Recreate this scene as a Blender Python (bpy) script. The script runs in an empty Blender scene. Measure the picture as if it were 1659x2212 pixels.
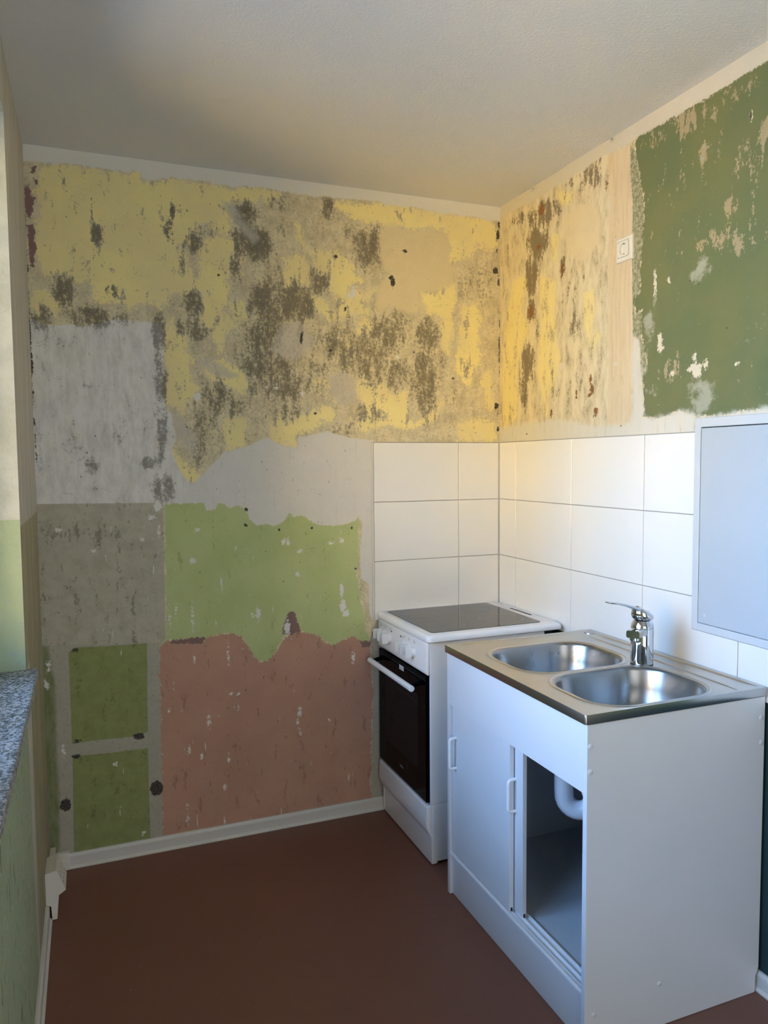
import bpy, bmesh, math, random
import numpy as np
from mathutils import Vector, Matrix

S = bpy.context.scene
COL = S.collection

# ------------------------------------------------------------------ camera
cam_d = bpy.data.cameras.new('camera')
cam = bpy.data.objects.new('camera', cam_d)
COL.objects.link(cam)
R3 = Matrix(((0.93000388, 0.03211084, -0.36614435),
             (-0.36745398, 0.05849278, -0.9282005),
             (-0.0083885, 0.99777126, 0.06619777)))
cam.matrix_world = Matrix.Translation((-1.73384505, -2.965862, 1.50675963)) @ R3.to_4x4()
cam_d.sensor_fit = 'VERTICAL'
cam_d.sensor_height = 36.0
cam_d.lens = 1618.8113 / 2212 * 36
cam_d.clip_start = 0.02
S.camera = cam

# ------------------------------------------------------------------ world, sun, exposure
S.view_settings.view_transform = 'Standard'
S.view_settings.look = 'None'
S.view_settings.gamma = 1.0
S.view_settings.use_curve_mapping = False
S.view_settings.exposure = 2.05
S.cycles.use_denoising = True
S.cycles.max_bounces = 10
S.cycles.diffuse_bounces = 7
S.cycles.glossy_bounces = 5
S.cycles.transparent_max_bounces = 8
S.cycles.sample_clamp_indirect = 6.0
S.cycles.caustics_reflective = False
S.cycles.caustics_refractive = False

world = bpy.data.worlds.new('world')
S.world = world
world.use_nodes = True
wn = world.node_tree.nodes
wl = world.node_tree.links
for n in list(wn): wn.remove(n)
w_out = wn.new('ShaderNodeOutputWorld')
w_bg = wn.new('ShaderNodeBackground')
w_tc = wn.new('ShaderNodeTexCoord')
w_sep = wn.new('ShaderNodeSeparateXYZ')
w_map = wn.new('ShaderNodeMapRange')
w_map.inputs['From Min'].default_value = 0.0
w_map.inputs['From Max'].default_value = 0.9
w_ramp = wn.new('ShaderNodeValToRGB')
w_ramp.color_ramp.elements[0].color = (0.45, 0.68, 1.0, 1)
w_ramp.color_ramp.elements[1].color = (0.17, 0.43, 1.0, 1)
wl.new(w_tc.outputs['Generated'], w_sep.inputs[0])
wl.new(w_sep.outputs['Z'], w_map.inputs['Value'])
wl.new(w_map.outputs[0], w_ramp.inputs[0])
wl.new(w_ramp.outputs[0], w_bg.inputs['Color'])
w_bg.inputs['Strength'].default_value = 4.8
wl.new(w_bg.outputs[0], w_out.inputs[0])

sun_d = bpy.data.lights.new('sun', 'SUN')
sun_d.energy = 19.0
sun_d.color = (1.0, 0.85, 0.64)
sun_d.angle = math.radians(0.6)
sun = bpy.data.objects.new('sun', sun_d)
COL.objects.link(sun)
sun.rotation_euler = Vector((-0.80, 0.12, -0.52)).to_track_quat('-Z', 'Y').to_euler()

# window dimensions (left wall), used by the daylight portal below and by the wall
W = 1.9085          # room width (left wall at x = -W)
H = 2.627           # ceiling height
WIN_Y0, WIN_Y1 = -0.72, -2.50
WIN_Z0, WIN_Z1 = 0.92, 2.43
pd = bpy.data.lights.new('window_portal', 'AREA')
pd.shape = 'RECTANGLE'
pd.size = WIN_Y0 - WIN_Y1
pd.size_y = WIN_Z1 - WIN_Z0
pd.cycles.is_portal = True
po = bpy.data.objects.new('window_portal', pd)
COL.objects.link(po)
po.location = (-W - 0.30, (WIN_Y0 + WIN_Y1) / 2, (WIN_Z0 + WIN_Z1) / 2)
po.rotation_euler = Vector((1, 0, 0)).to_track_quat('-Z', 'Z').to_euler()

# added fill lamp behind the viewer to brighten the room; no door there
hd = bpy.data.lights.new('fill_light', 'AREA')
hd.shape = 'RECTANGLE'
hd.size = 1.5
hd.size_y = 2.1
hd.energy = 6.8
hd.color = (0.94, 0.97, 1.0)
ho_ = bpy.data.objects.new('fill_light', hd)
COL.objects.link(ho_)
ho_.location = (-1.1, -4.2, 1.15)
ho_.rotation_euler = Vector((0, 1, 0)).to_track_quat('-Z', 'Z').to_euler()

# ------------------------------------------------------------------ node helpers
def lin(c):
    def f(v):
        v /= 255.0
        return v / 12.92 if v <= 0.04045 else ((v + 0.055) / 1.055) ** 2.4
    return (f(c[0]), f(c[1]), f(c[2]), 1.0)

class Mat:
    """small helper that strings shader nodes together"""
    def __init__(self, name):
        self.m = bpy.data.materials.new(name)
        self.m.use_nodes = True
        self.t = self.m.node_tree
        self.b = self.t.nodes['Principled BSDF']
        self.pos = None
    def link(self, a, sock):
        if isinstance(a, (int, float)):
            sock.default_value = a
        elif isinstance(a, (tuple, list)):
            v = tuple(a)
            if sock.type == 'RGBA' and len(v) == 3: v = v + (1.0,)
            sock.default_value = v
        else:
            self.t.links.new(a, sock)
    def coords(self, scale=(1, 1, 1)):
        n = self.t.nodes.new('ShaderNodeNewGeometry')
        mp = self.t.nodes.new('ShaderNodeMapping')
        mp.inputs['Scale'].default_value = scale
        self.t.links.new(n.outputs['Position'], mp.inputs['Vector'])
        return mp.outputs[0]
    def noise(self, scale, detail=4, rough=0.55, stretch=(1, 1, 1), dist=0.0, off=None):
        n = self.t.nodes.new('ShaderNodeTexNoise')
        n.inputs['Scale'].default_value = scale
        n.inputs['Detail'].default_value = detail
        n.inputs['Roughness'].default_value = rough
        n.inputs['Distortion'].default_value = dist
        c = self.coords(stretch)
        if off: c.node.inputs['Location'].default_value = off
        self.t.links.new(c, n.inputs['Vector'])
        return n.outputs['Fac']
    def vor(self, scale, stretch=(1, 1, 1), feature='F1'):
        n = self.t.nodes.new('ShaderNodeTexVoronoi')
        n.feature = feature
        n.inputs['Scale'].default_value = scale
        self.t.links.new(self.coords(stretch), n.inputs['Vector'])
        return n.outputs['Distance'], n.outputs.get('Color')
    def math(self, op, a, b=0.0, clamp=False):
        n = self.t.nodes.new('ShaderNodeMath')
        n.operation = op
        n.use_clamp = clamp
        self.link(a, n.inputs[0]); self.link(b, n.inputs[1])
        return n.outputs[0]
    def add(self, a, b): return self.math('ADD', a, b)
    def sub(self, a, b): return self.math('SUBTRACT', a, b)
    def mul(self, a, b): return self.math('MULTIPLY', a, b)
    def step(self, v, lo, hi, a=0.0, b=1.0):
        n = self.t.nodes.new('ShaderNodeMapRange')
        n.interpolation_type = 'SMOOTHSTEP'
        self.link(v, n.inputs['Value'])
        n.inputs['From Min'].default_value = lo
        n.inputs['From Max'].default_value = hi
        n.inputs['To Min'].default_value = a
        n.inputs['To Max'].default_value = b
        return n.outputs[0]
    def mix(self, f, a, b):
        n = self.t.nodes.new('ShaderNodeMix')
        n.data_type = 'RGBA'
        self.link(f, n.inputs[0]); self.link(a, n.inputs[6]); self.link(b, n.inputs[7])
        return n.outputs[2]
    def attr(self, name):
        n = self.t.nodes.new('ShaderNodeAttribute')
        n.attribute_name = name
        return n.outputs['Fac']
    def pos_axis(self, ax):
        n = self.t.nodes.new('ShaderNodeSeparateXYZ')
        self.t.links.new(self.coords(), n.inputs[0])
        return n.outputs[ax]
    def bump(self, h, strength=0.3, dist=0.01):
        n = self.t.nodes.new('ShaderNodeBump')
        n.inputs['Strength'].default_value = strength
        n.inputs['Distance'].default_value = dist
        self.link(h, n.inputs['Height'])
        self.t.links.new(n.outputs[0], self.b.inputs['Normal'])
    def set(self, **k):
        for a, v in k.items():
            self.link(v, self.b.inputs[{'col': 'Base Color', 'rough': 'Roughness', 'metal': 'Metallic', 'spec': 'Specular IOR Level', 'coat': 'Coat Weight', 'coat_rough': 'Coat Roughness', 'aniso': 'Anisotropic'}[a]])
        return self.m

def plain(name, rgb, rough=0.5, metal=0.0, var=0.03, scale=8.0, spec=0.5, bump=0.0, bscale=200.0):
    M = Mat(name)
    c = lin(rgb)
    n = M.noise(scale, 3)
    dk = tuple(v * (1 - var * 2) for v in c[:3]) + (1,)
    M.set(col=M.mix(n, dk, c), rough=rough, metal=metal, spec=spec)
    if bump: M.bump(M.noise(bscale, 2), bump, 0.001)
    return M.m

# ------------------------------------------------------------------ materials
m_white_paint = plain('trim_white', (214, 212, 205), 0.45)
m_stove = plain('stove_enamel', (240, 241, 243), 0.22)
m_board = plain('white_melamine', (214, 217, 221), 0.42, bump=0.04)
m_knob = plain('knob_white', (235, 235, 235), 0.3)
m_plastic = plain('white_plastic', (226, 222, 212), 0.35)
m_recess_shade = plain('recess_shade', (196, 190, 178), 0.35)  # greyer copy of the plastic, puts the recess shade into the colour
m_seal = plain('silicone', (186, 184, 180), 0.5)
m_pipe = plain('drain_plastic', (205, 205, 208), 0.3)
m_tile = plain('tile_glaze', (236, 234, 229), 0.16, var=0.015)
m_grout = plain('grout', (150, 147, 140), 0.9)
m_panel = plain('panel_lacquer', (186, 194, 202), 0.2)
m_panel_frame = plain('panel_frame', (204, 208, 212), 0.32)
m_black = plain('black_gap', (16, 16, 18), 0.6)
m_shadow_gap = plain('dark_gap_and_parts', (26, 28, 32), 0.5)  # dark colour for the shaded top-plate gap and for dark parts
m_glass_black = plain('oven_glass', (5, 5, 7), 0.06, spec=0.05)
m_window_glass = plain('oven_window', (24, 22, 23), 0.06, spec=0.06)
m_window_line = plain('rack_line', (64, 60, 60), 0.4)
m_ring = plain('zone_print', (150, 150, 152), 0.3)
m_print = plain('grey_print', (120, 122, 126), 0.5)
m_sticker = plain('sticker', (222, 224, 228), 0.4)
m_logo = plain('logo_print', (120, 120, 125), 0.4)

M = Mat('hob_glass')
sm = M.step(M.noise(9, 4, 0.6, (1, 3, 1), 1.5), 0.45, 0.75)
M.set(col=M.mix(sm, lin((44, 44, 44)), lin((60, 60, 60))), rough=M.step(sm, 0, 1, 0.07, 0.14))
m_hob = M.m

M = Mat('brushed_steel')
n1 = M.noise(5, 3, 0.5, (1, 26, 1))
n2 = M.noise(14, 4, 0.6)
M.set(col=M.mix(n2, lin((192, 189, 184)), lin((206, 204, 200))), metal=1.0, rough=M.step(M.add(M.mul(n1, 0.5), M.mul(n2, 0.5)), 0.3, 0.7, 0.30, 0.38))
m_steel = M.m
M = Mat('bowl_steel')
n2 = M.noise(10, 3)
M.set(col=M.mix(n2, lin((142, 141, 139)), lin((158, 158, 157))), metal=1.0, rough=M.step(n2, 0.3, 0.7, 0.26, 0.34))
m_bowl = M.m
m_edge = plain('steel_edge', (176, 172, 168), 0.26, 1.0)
m_chrome = plain('chrome', (214, 216, 220), 0.05, 1.0)

M = Mat('granite')
n1 = M.noise(120, 3, 0.7)
g = M.mix(M.step(n1, 0.43, 0.56), lin((92, 95, 100)), lin((192, 194, 198)))
g = M.mix(M.step(M.noise(160, 2, 0.6, off=(3, 1, 2)), 0.56, 0.66), g, lin((48, 50, 54)))
M.set(col=g, rough=0.35)
m_granite = M.m

M = Mat('floor_paint')
n1 = M.noise(1.6, 4, 0.6); n2 = M.noise(30, 4, 0.65)
c = M.mix(n1, lin((116, 78, 65)), lin((132, 90, 74)))
c = M.mix(M.step(n2, 0.55, 0.85, 0, 0.35), c, lin((104, 68, 56)))
sp, _ = M.vor(26)
c = M.mix(M.step(M.add(sp, M.mul(M.noise(7, 2), 0.13)), 0.105, 0.09), c, lin((160, 140, 122)))
M.set(col=c, rough=M.step(n1, 0.3, 0.7, 0.38, 0.55), spec=0.35)
M.bump(M.noise(140, 3), 0.06, 0.002)
m_floor = M.m

M = Mat('ceiling_paint')
n1 = M.noise(110, 3, 0.6); n2 = M.noise(1.5, 3)
M.set(col=M.mix(n2, lin((212, 212, 212)), lin((220, 220, 220))), rough=0.9, spec=0.1)
M.bump(M.step(n1, 0.35, 0.7), 0.16, 0.004)
m_ceiling = M.m

m_outwall = plain('room_plaster', (205, 200, 190), 0.9)

# ---- back wall: layers of old paint, each laid over the one before
def mark(M, ch, amp, n, e=0.0012):
    return M.step(M.add(M.attr(ch), M.mul(M.sub(n, 0.5), amp)), -e, e)

def base_noises(M):
    return dict(
        big=M.noise(4.5, 5, 0.6), mid=M.noise(18, 6, 0.68), fine=M.noise(80, 6, 0.75),
        vert=M.noise(26, 6, 0.7, (1, 1, 0.35)), grain=M.noise(240, 3, 0.6), streak=M.noise(60, 5, 0.65, (1, 1, 0.08)))

M = Mat('old_paint_back')
N = base_noises(M)
rag = M.add(M.mul(N['mid'], .5), M.mul(N['fine'], .5))
beige = M.mix(M.step(N['mid'], 0.35, 0.7), lin((224, 213, 180)), lin((196, 185, 154)))
beige = M.mix(M.mul(M.step(M.add(M.mul(N['fine'], .6), M.mul(N['vert'], .4)), 0.46, 0.60), 0.55), beige, lin((158, 147, 122)))
# exposed dark plaster: density painted on the wall, broken up by fine noise
spk = M.add(M.add(M.mul(N['vert'], 0.45), M.mul(N['fine'], 0.40)), M.mul(N['grain'], .15))
dk = M.mul(M.step(M.add(M.mul(M.sub(spk, 0.5), 4.0), M.sub(M.mul(M.attr('dark'), 0.85), 0.56)), -0.2, 0.2), .88)
dkcol = M.mix(M.step(N['fine'], 0.35, 0.65), lin((98, 91, 78)), lin((134, 126, 108)))
col = M.mix(dk, beige, dkcol)
# yellow paint
yl = M.step(M.add(M.add(M.attr('yellow'), M.mul(M.sub(N['mid'], 0.5), 0.13)), M.mul(M.sub(N['fine'], 0.5), 0.15)), -0.002, 0.002)
holes = M.step(M.add(M.add(N['vert'], M.mul(M.sub(N['fine'], 0.5), 0.5)), M.mul(M.attr('dark'), 0.20)), 0.61, 0.63)
yl = M.mul(yl, M.sub(1.0, holes))
ycol = M.mix(M.step(N['big'], 0.35, 0.65), lin((240, 226, 160)), lin((230, 216, 162)))
ycol = M.mix(M.mul(M.step(N['streak'], 0.5, 0.75), 0.3), ycol, lin((228, 214, 168)))
yfl = M.mul(M.step(M.noise(60, 5, .75, (1, 1, .7), off=(3, 9, 2)), .56, .58), M.step(M.attr('dark'), .15, .5))
yl = M.math('MAXIMUM', yl, M.mul(yfl, .4))
col = M.mix(yl, col, ycol)
cr = M.mul(mark(M, 'cream', 0.05, N['mid'], 0.012), 0.9)
col = M.mix(cr, col, M.mix(N['mid'], lin((226, 212, 174)), lin((216, 201, 160))))
smr = M.mul(mark(M, 'smear', 0.05, N['mid'], 0.014), M.step(N['fine'], 0.3, 0.6, 0.95, 0.55))
col = M.mix(smr, col, lin((198, 192, 180)))
# grey rectangle where a cupboard hung
gcol = M.mix(M.step(N['vert'], 0.35, 0.7), lin((228, 226, 221)), lin((202, 200, 194)))
gdk = M.mul(M.step(M.add(M.mul(M.sub(spk, 0.5), 4.0), M.sub(M.mul(M.attr('dark'), 0.90), 0.60)), -0.2, 0.2), .8)
gcol = M.mix(gdk, gcol, lin((128, 123, 114)))
col = M.mix(mark(M, 'grey', 0.03, N['mid'], 0.004), col, gcol)
fcol = M.mix(N['mid'], lin((226, 223, 217)), lin((212, 209, 202)))
fcol = M.mix(M.mul(M.step(N['streak'], 0.55, 0.7), 0.25), fcol, lin((186, 181, 170)))
ocol = M.mix(M.step(N['mid'], 0.35, 0.7), lin((190, 184, 166)), lin((174, 168, 149)))
ocol = M.mix(M.step(M.add(M.mul(N['vert'], .7), M.mul(N['fine'], .3)), 0.545, 0.585, 0, .6), ocol, lin((120, 110, 90)))
col = M.mix(mark(M, 'olive', 0.006, N['fine']), col, ocol)
tcol = M.mix(N['mid'], lin((188, 183, 167)), lin((166, 160, 144)))
tcol = M.mix(M.step(N['fine'], 0.56, 0.62, 0, .5), tcol, lin((126, 120, 102)))
col = M.mix(mark(M, 'taupe', 0.006, N['fine']), col, tcol)
gr = M.mix(M.step(N['big'], 0.35, 0.65), lin((182, 193, 134)), lin((190, 200, 144)))
gr = M.mix(M.step(M.add(M.mul(N['vert'], .6), M.mul(N['fine'], .4)), 0.575, 0.60, 0, .5), gr, lin((140, 144, 98)))
col = M.mix(mark(M, 'green', 0.08, rag), col, gr)
sa = M.mix(M.step(N['big'], 0.35, 0.65), lin((194, 152, 130)), lin((186, 144, 124)))
sa = M.mix(M.step(N['vert'], 0.585, 0.62, 0, .5), sa, lin((146, 108, 92)))
col = M.mix(mark(M, 'salmon', 0.08, rag), col, sa)
pg = M.mix(M.step(N['mid'], 0.35, 0.7), lin((150, 156, 102)), lin((137, 143, 90)))
pg = M.mix(M.step(M.add(M.mul(N['vert'], .6), M.mul(N['fine'], .4)), 0.56, 0.59, 0, .55), pg, lin((108, 104, 66)))
col = M.mix(mark(M, 'pgreen', 0.006, N['fine'], .002), col, pg)
col = M.mix(M.mul(mark(M, 'dgreen', 0.02, N['mid'], .01), M.step(N['vert'], .35, .65, 1, .6)), col, lin((122, 128, 80)))
col = M.mix(M.mul(mark(M, 'filler', 0.07, rag), 1.0), col, fcol)
br = mark(M, 'brown', 0.04, N['fine'])
col = M.mix(br, col, lin((140, 112, 106)))
# small flecks
fl = M.step(M.add(N['fine'], M.mul(M.sub(N['grain'], .5), .35)), 0.685, 0.70)
col = M.mix(M.mul(fl, .8), col, lin((212, 208, 198)))
drip = M.mul(M.step(M.noise(52, 4, .6, (1, 1, .16), off=(2, 7, 1)), .672, .685), M.step(M.pos_axis(2), 1.35, 1.3))
col = M.mix(M.mul(drip, .85), col, lin((222, 218, 210)))
scr = M.mul(M.step(M.math('ABSOLUTE', M.sub(M.noise(7, 3, .5, (1, 1, 2.2), 1.0, (1, 2, 3)), .5)), .0035, .0015), M.step(M.noise(9, 3, .6, off=(8, 1, 4)), .52, .60))
col = M.mix(M.mul(scr, .45), col, lin((120, 112, 98)))
fd = M.step(M.noise(55, 4, .7, (1, 1, .5), off=(5, 2, 7)), 0.662, 0.676)
col = M.mix(M.mul(fd, .75), col, lin((96, 86, 70)))
wh = mark(M, 'white', 0.09, rag, .003)
col = M.mix(wh, col, M.mix(N['mid'], lin((230, 227, 219)), lin((220, 217, 208))))
ch = mark(M, 'chip', 0.05, N['fine'])
col = M.mix(ch, col, lin((226, 224, 218)))
ho = mark(M, 'hole', 0.05, rag)
col = M.mix(ho, col, M.mix(M.step(N['grain'], .42, .58), lin((52, 48, 45)), lin((100, 94, 86))))
M.set(col=col, rough=0.88, spec=0.2)
hgt = M.add(M.add(M.mul(yl, .5), M.mul(N['fine'], .7)), M.add(M.mul(ho, -1.5), M.add(M.mul(ch, -.5), M.mul(N['grain'], .3))))
M.bump(hgt, 0.35, 0.003)
m_back = M.m

# ---- right wall
M = Mat('old_paint_right')
N = base_noises(M)
rag = M.add(M.mul(N['mid'], .4), M.mul(N['fine'], .6))
spk = M.add(M.mul(N['vert'], 0.6), M.mul(N['fine'], 0.4))
be_ = M.mix(M.step(N['vert'], 0.38, 0.62), lin((220, 209, 180)), lin((198, 186, 157)))
be_ = M.mix(M.step(spk, 0.53, 0.60, 0, .75), be_, lin((160, 146, 120)))
dk = M.mul(M.step(M.add(M.mul(M.sub(spk, 0.5), 4.0), M.sub(M.mul(M.attr('dark'), 0.95), 0.62)), -0.16, 0.16), .9)
col = M.mix(dk, be_, M.mix(N['fine'], lin((108, 98, 82)), lin((136, 122, 100))))
yl = M.step(M.add(M.add(M.attr('yellow'), M.mul(M.sub(N['vert'], 0.5), 0.10)), M.mul(M.sub(N['fine'], 0.5), 0.05)), -0.004, 0.004)
yl = M.mul(yl, M.step(spk, 0.50, 0.60, 1, .1))
col = M.mix(M.mul(yl, .75), col, lin((230, 215, 150)))
col = M.mix(M.mul(mark(M, 'oval', 0.05, N['mid'], .012), .9), col, M.mix(N['mid'], lin((224, 210, 180)), lin((212, 196, 163))))
pk = M.mix(M.step(N['streak'], .4, .65), lin((216, 199, 168)), lin((207, 187, 155)))
col = M.mix(M.mul(mark(M, 'pink', 0.03, N['vert'], .006), M.step(spk, .56, .64, 1, .4)), col, pk)
rg = M.mix(M.step(N['fine'], .42, .58), lin((172, 168, 140)), lin((128, 128, 98)))
col = M.mix(mark(M, 'rough', 0.01, N['fine'], .003), col, rg)
z = M.pos_axis(2)
gn = M.mix(M.step(N['big'], .35, .65), lin((116, 120, 82)), lin((106, 116, 82)))
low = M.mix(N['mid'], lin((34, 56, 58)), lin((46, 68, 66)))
cd = M.step(M.add(M.mul(M.attr('chipden'), 0.25), M.add(M.mul(M.sub(N['vert'], .5), .9), M.mul(M.sub(N['fine'], .5), .5))), 0.195, 0.21)
gn = M.mix(cd, gn, M.mix(N['fine'], lin((176, 162, 130)), lin((160, 146, 116))))
sc = M.step(M.add(M.mul(M.attr('scrape'), 0.3), M.sub(N['mid'], .5)), 0.12, .30)
gn = M.mix(M.mul(sc, .75), gn, lin((176, 176, 160)))
gm = mark(M, 'green', 0.08, rag)
col = M.mix(gm, col, gn)
col = M.mix(mark(M, 'rust', 0.05, N['fine']), col, lin((138, 98, 62)))
pl = M.step(M.add(M.attr('plaster'), M.mul(M.sub(N['mid'], .5), .05)), -.012, .012)
col = M.mix(M.mul(pl, M.step(N['streak'], .45, .7, 1, .45)), col, lin((212, 208, 196)))
fl = M.step(M.add(N['fine'], M.mul(M.sub(N['grain'], .5), .35)), 0.69, 0.705)
col = M.mix(M.mul(fl, .8), col, lin((208, 200, 180)))
wh = mark(M, 'white', 0.08, rag, .003)
col = M.mix(wh, col, M.mix(N['mid'], lin((210, 204, 190)), lin((200, 194, 180))))
ch = mark(M, 'chip', 0.05, N['fine'])
col = M.mix(ch, col, lin((214, 206, 188)))
ho = mark(M, 'hole', 0.008, N['fine'])
col = M.mix(ho, col, lin((60, 52, 44)))
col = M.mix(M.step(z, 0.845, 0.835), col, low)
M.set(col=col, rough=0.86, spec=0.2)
M.bump(M.add(M.add(M.mul(gm, .8), M.mul(cd, -.6)), M.add(M.mul(N['fine'], .8), M.mul(N['grain'], .3))), 0.35, 0.003)
m_right = M.m

# ---- left wall: brushed plaster over green oil paint
M = Mat('old_paint_left')
st = M.noise(34, 6, .7, (1, 1, .06)); st2 = M.noise(90, 4, .6, (1, 1, .05)); fn = M.noise(70, 4, .7); md = M.noise(9, 4, .6)
z = M.pos_axis(2); y = M.pos_axis(1)
up = M.mix(M.step(st, .35, .65), lin((206, 201, 190)), lin((180, 174, 160)))
up = M.mix(M.step(st2, .5, .65, 0, .6), up, lin((222, 217, 206)))
ol = M.mix(M.step(st, .38, .62), lin((150, 146, 112)), lin((176, 168, 142)))
ol = M.mix(M.step(st2, .54, .66, 0, .6), ol, lin((196, 188, 166)))
gl = M.mix(md, lin((158, 170, 138)), lin((170, 181, 150)))
gl = M.mix(M.step(fn, .57, .62, 0, .6), gl, lin((196, 200, 184)))
gl = M.mix(M.step(M.noise(40, 4, .6, (1, 1, .3), off=(6, 2, 2)), .62, .64, 0, .7), gl, lin((112, 112, 88)))
lowm = M.mul(M.step(z, .955, .935), M.step(M.add(y, M.mul(M.sub(st, .5), .06)), -.69, -.70))
colL = M.mix(M.step(M.add(z, M.mul(M.sub(st, .5), .03)), 1.345, 1.335), up, ol)
colL = M.mix(lowm, colL, gl)
ws = M.mul(M.step(z, .95, .93), M.step(M.sub(M.math('ABSOLUTE', M.add(M.add(y, .665), M.mul(M.sub(st, .5), .12))), M.mul(z, .055)), .030, .022))
colL = M.mix(M.mul(ws, .9), colL, lin((196, 192, 182)))
M.set(col=colL, rough=.88, spec=.2)
M.bump(M.add(st, M.mul(fn, .4)), .4, .004)
m_left = M.m

# ---- window reveal: whitewash above, light green oil paint below
M = Mat('reveal_paint')
fn = M.noise(60, 4, .7); md = M.noise(12, 5, .65); st = M.noise(30, 5, .7, (1, 1, .3))
z = M.pos_axis(2)
up = M.mix(M.step(md, .35, .65), lin((224, 230, 226)), lin((208, 214, 206)))
up = M.mix(M.step(fn, .66, .70, 0, .5), up, lin((140, 138, 120)))
lo = M.mix(md, lin((182, 202, 170)), lin((194, 212, 182)))
lo = M.mix(M.step(M.add(M.mul(fn, .6), M.mul(md, .4)), .555, .58, 0, .8), lo, lin((186, 198, 190)))
lo = M.mix(M.step(M.noise(22, 4, .7, off=(4, 4, 1)), .70, .72, 0, .7), lo, lin((140, 124, 100)))
M.set(col=M.mix(M.step(z, 1.362, 1.358), up, lo), rough=.8, spec=.25)
M.bump(M.add(md, M.mul(fn, .5)), .5, .006)
m_reveal = M.m

m_ground = plain('sunlit_paving', (176, 172, 164), 0.95, scale=0.6)
m_facade = plain('ochre_render', (232, 196, 122), 0.95, scale=0.5)
m_facade_win = plain('facade_pane', (60, 66, 74), 0.1)
m_winframe = plain('window_frame_white', (228, 228, 226), 0.35)
M = Mat('window_glass')
tr = M.t.nodes.new('ShaderNodeBsdfTransparent'); gs = M.t.nodes.new('ShaderNodeBsdfGlossy'); gs.inputs['Roughness'].default_value = 0.0
lw = M.t.nodes.new('ShaderNodeFresnel'); lw.inputs['IOR'].default_value = 1.45
mx = M.t.nodes.new('ShaderNodeMixShader')
M.t.links.new(lw.outputs[0], mx.inputs[0]); M.t.links.new(tr.outputs[0], mx.inputs[1]); M.t.links.new(gs.outputs[0], mx.inputs[2])
M.t.links.new(mx.outputs[0], M.t.nodes['Material Output'].inputs['Surface'])
m_pane = M.m

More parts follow.
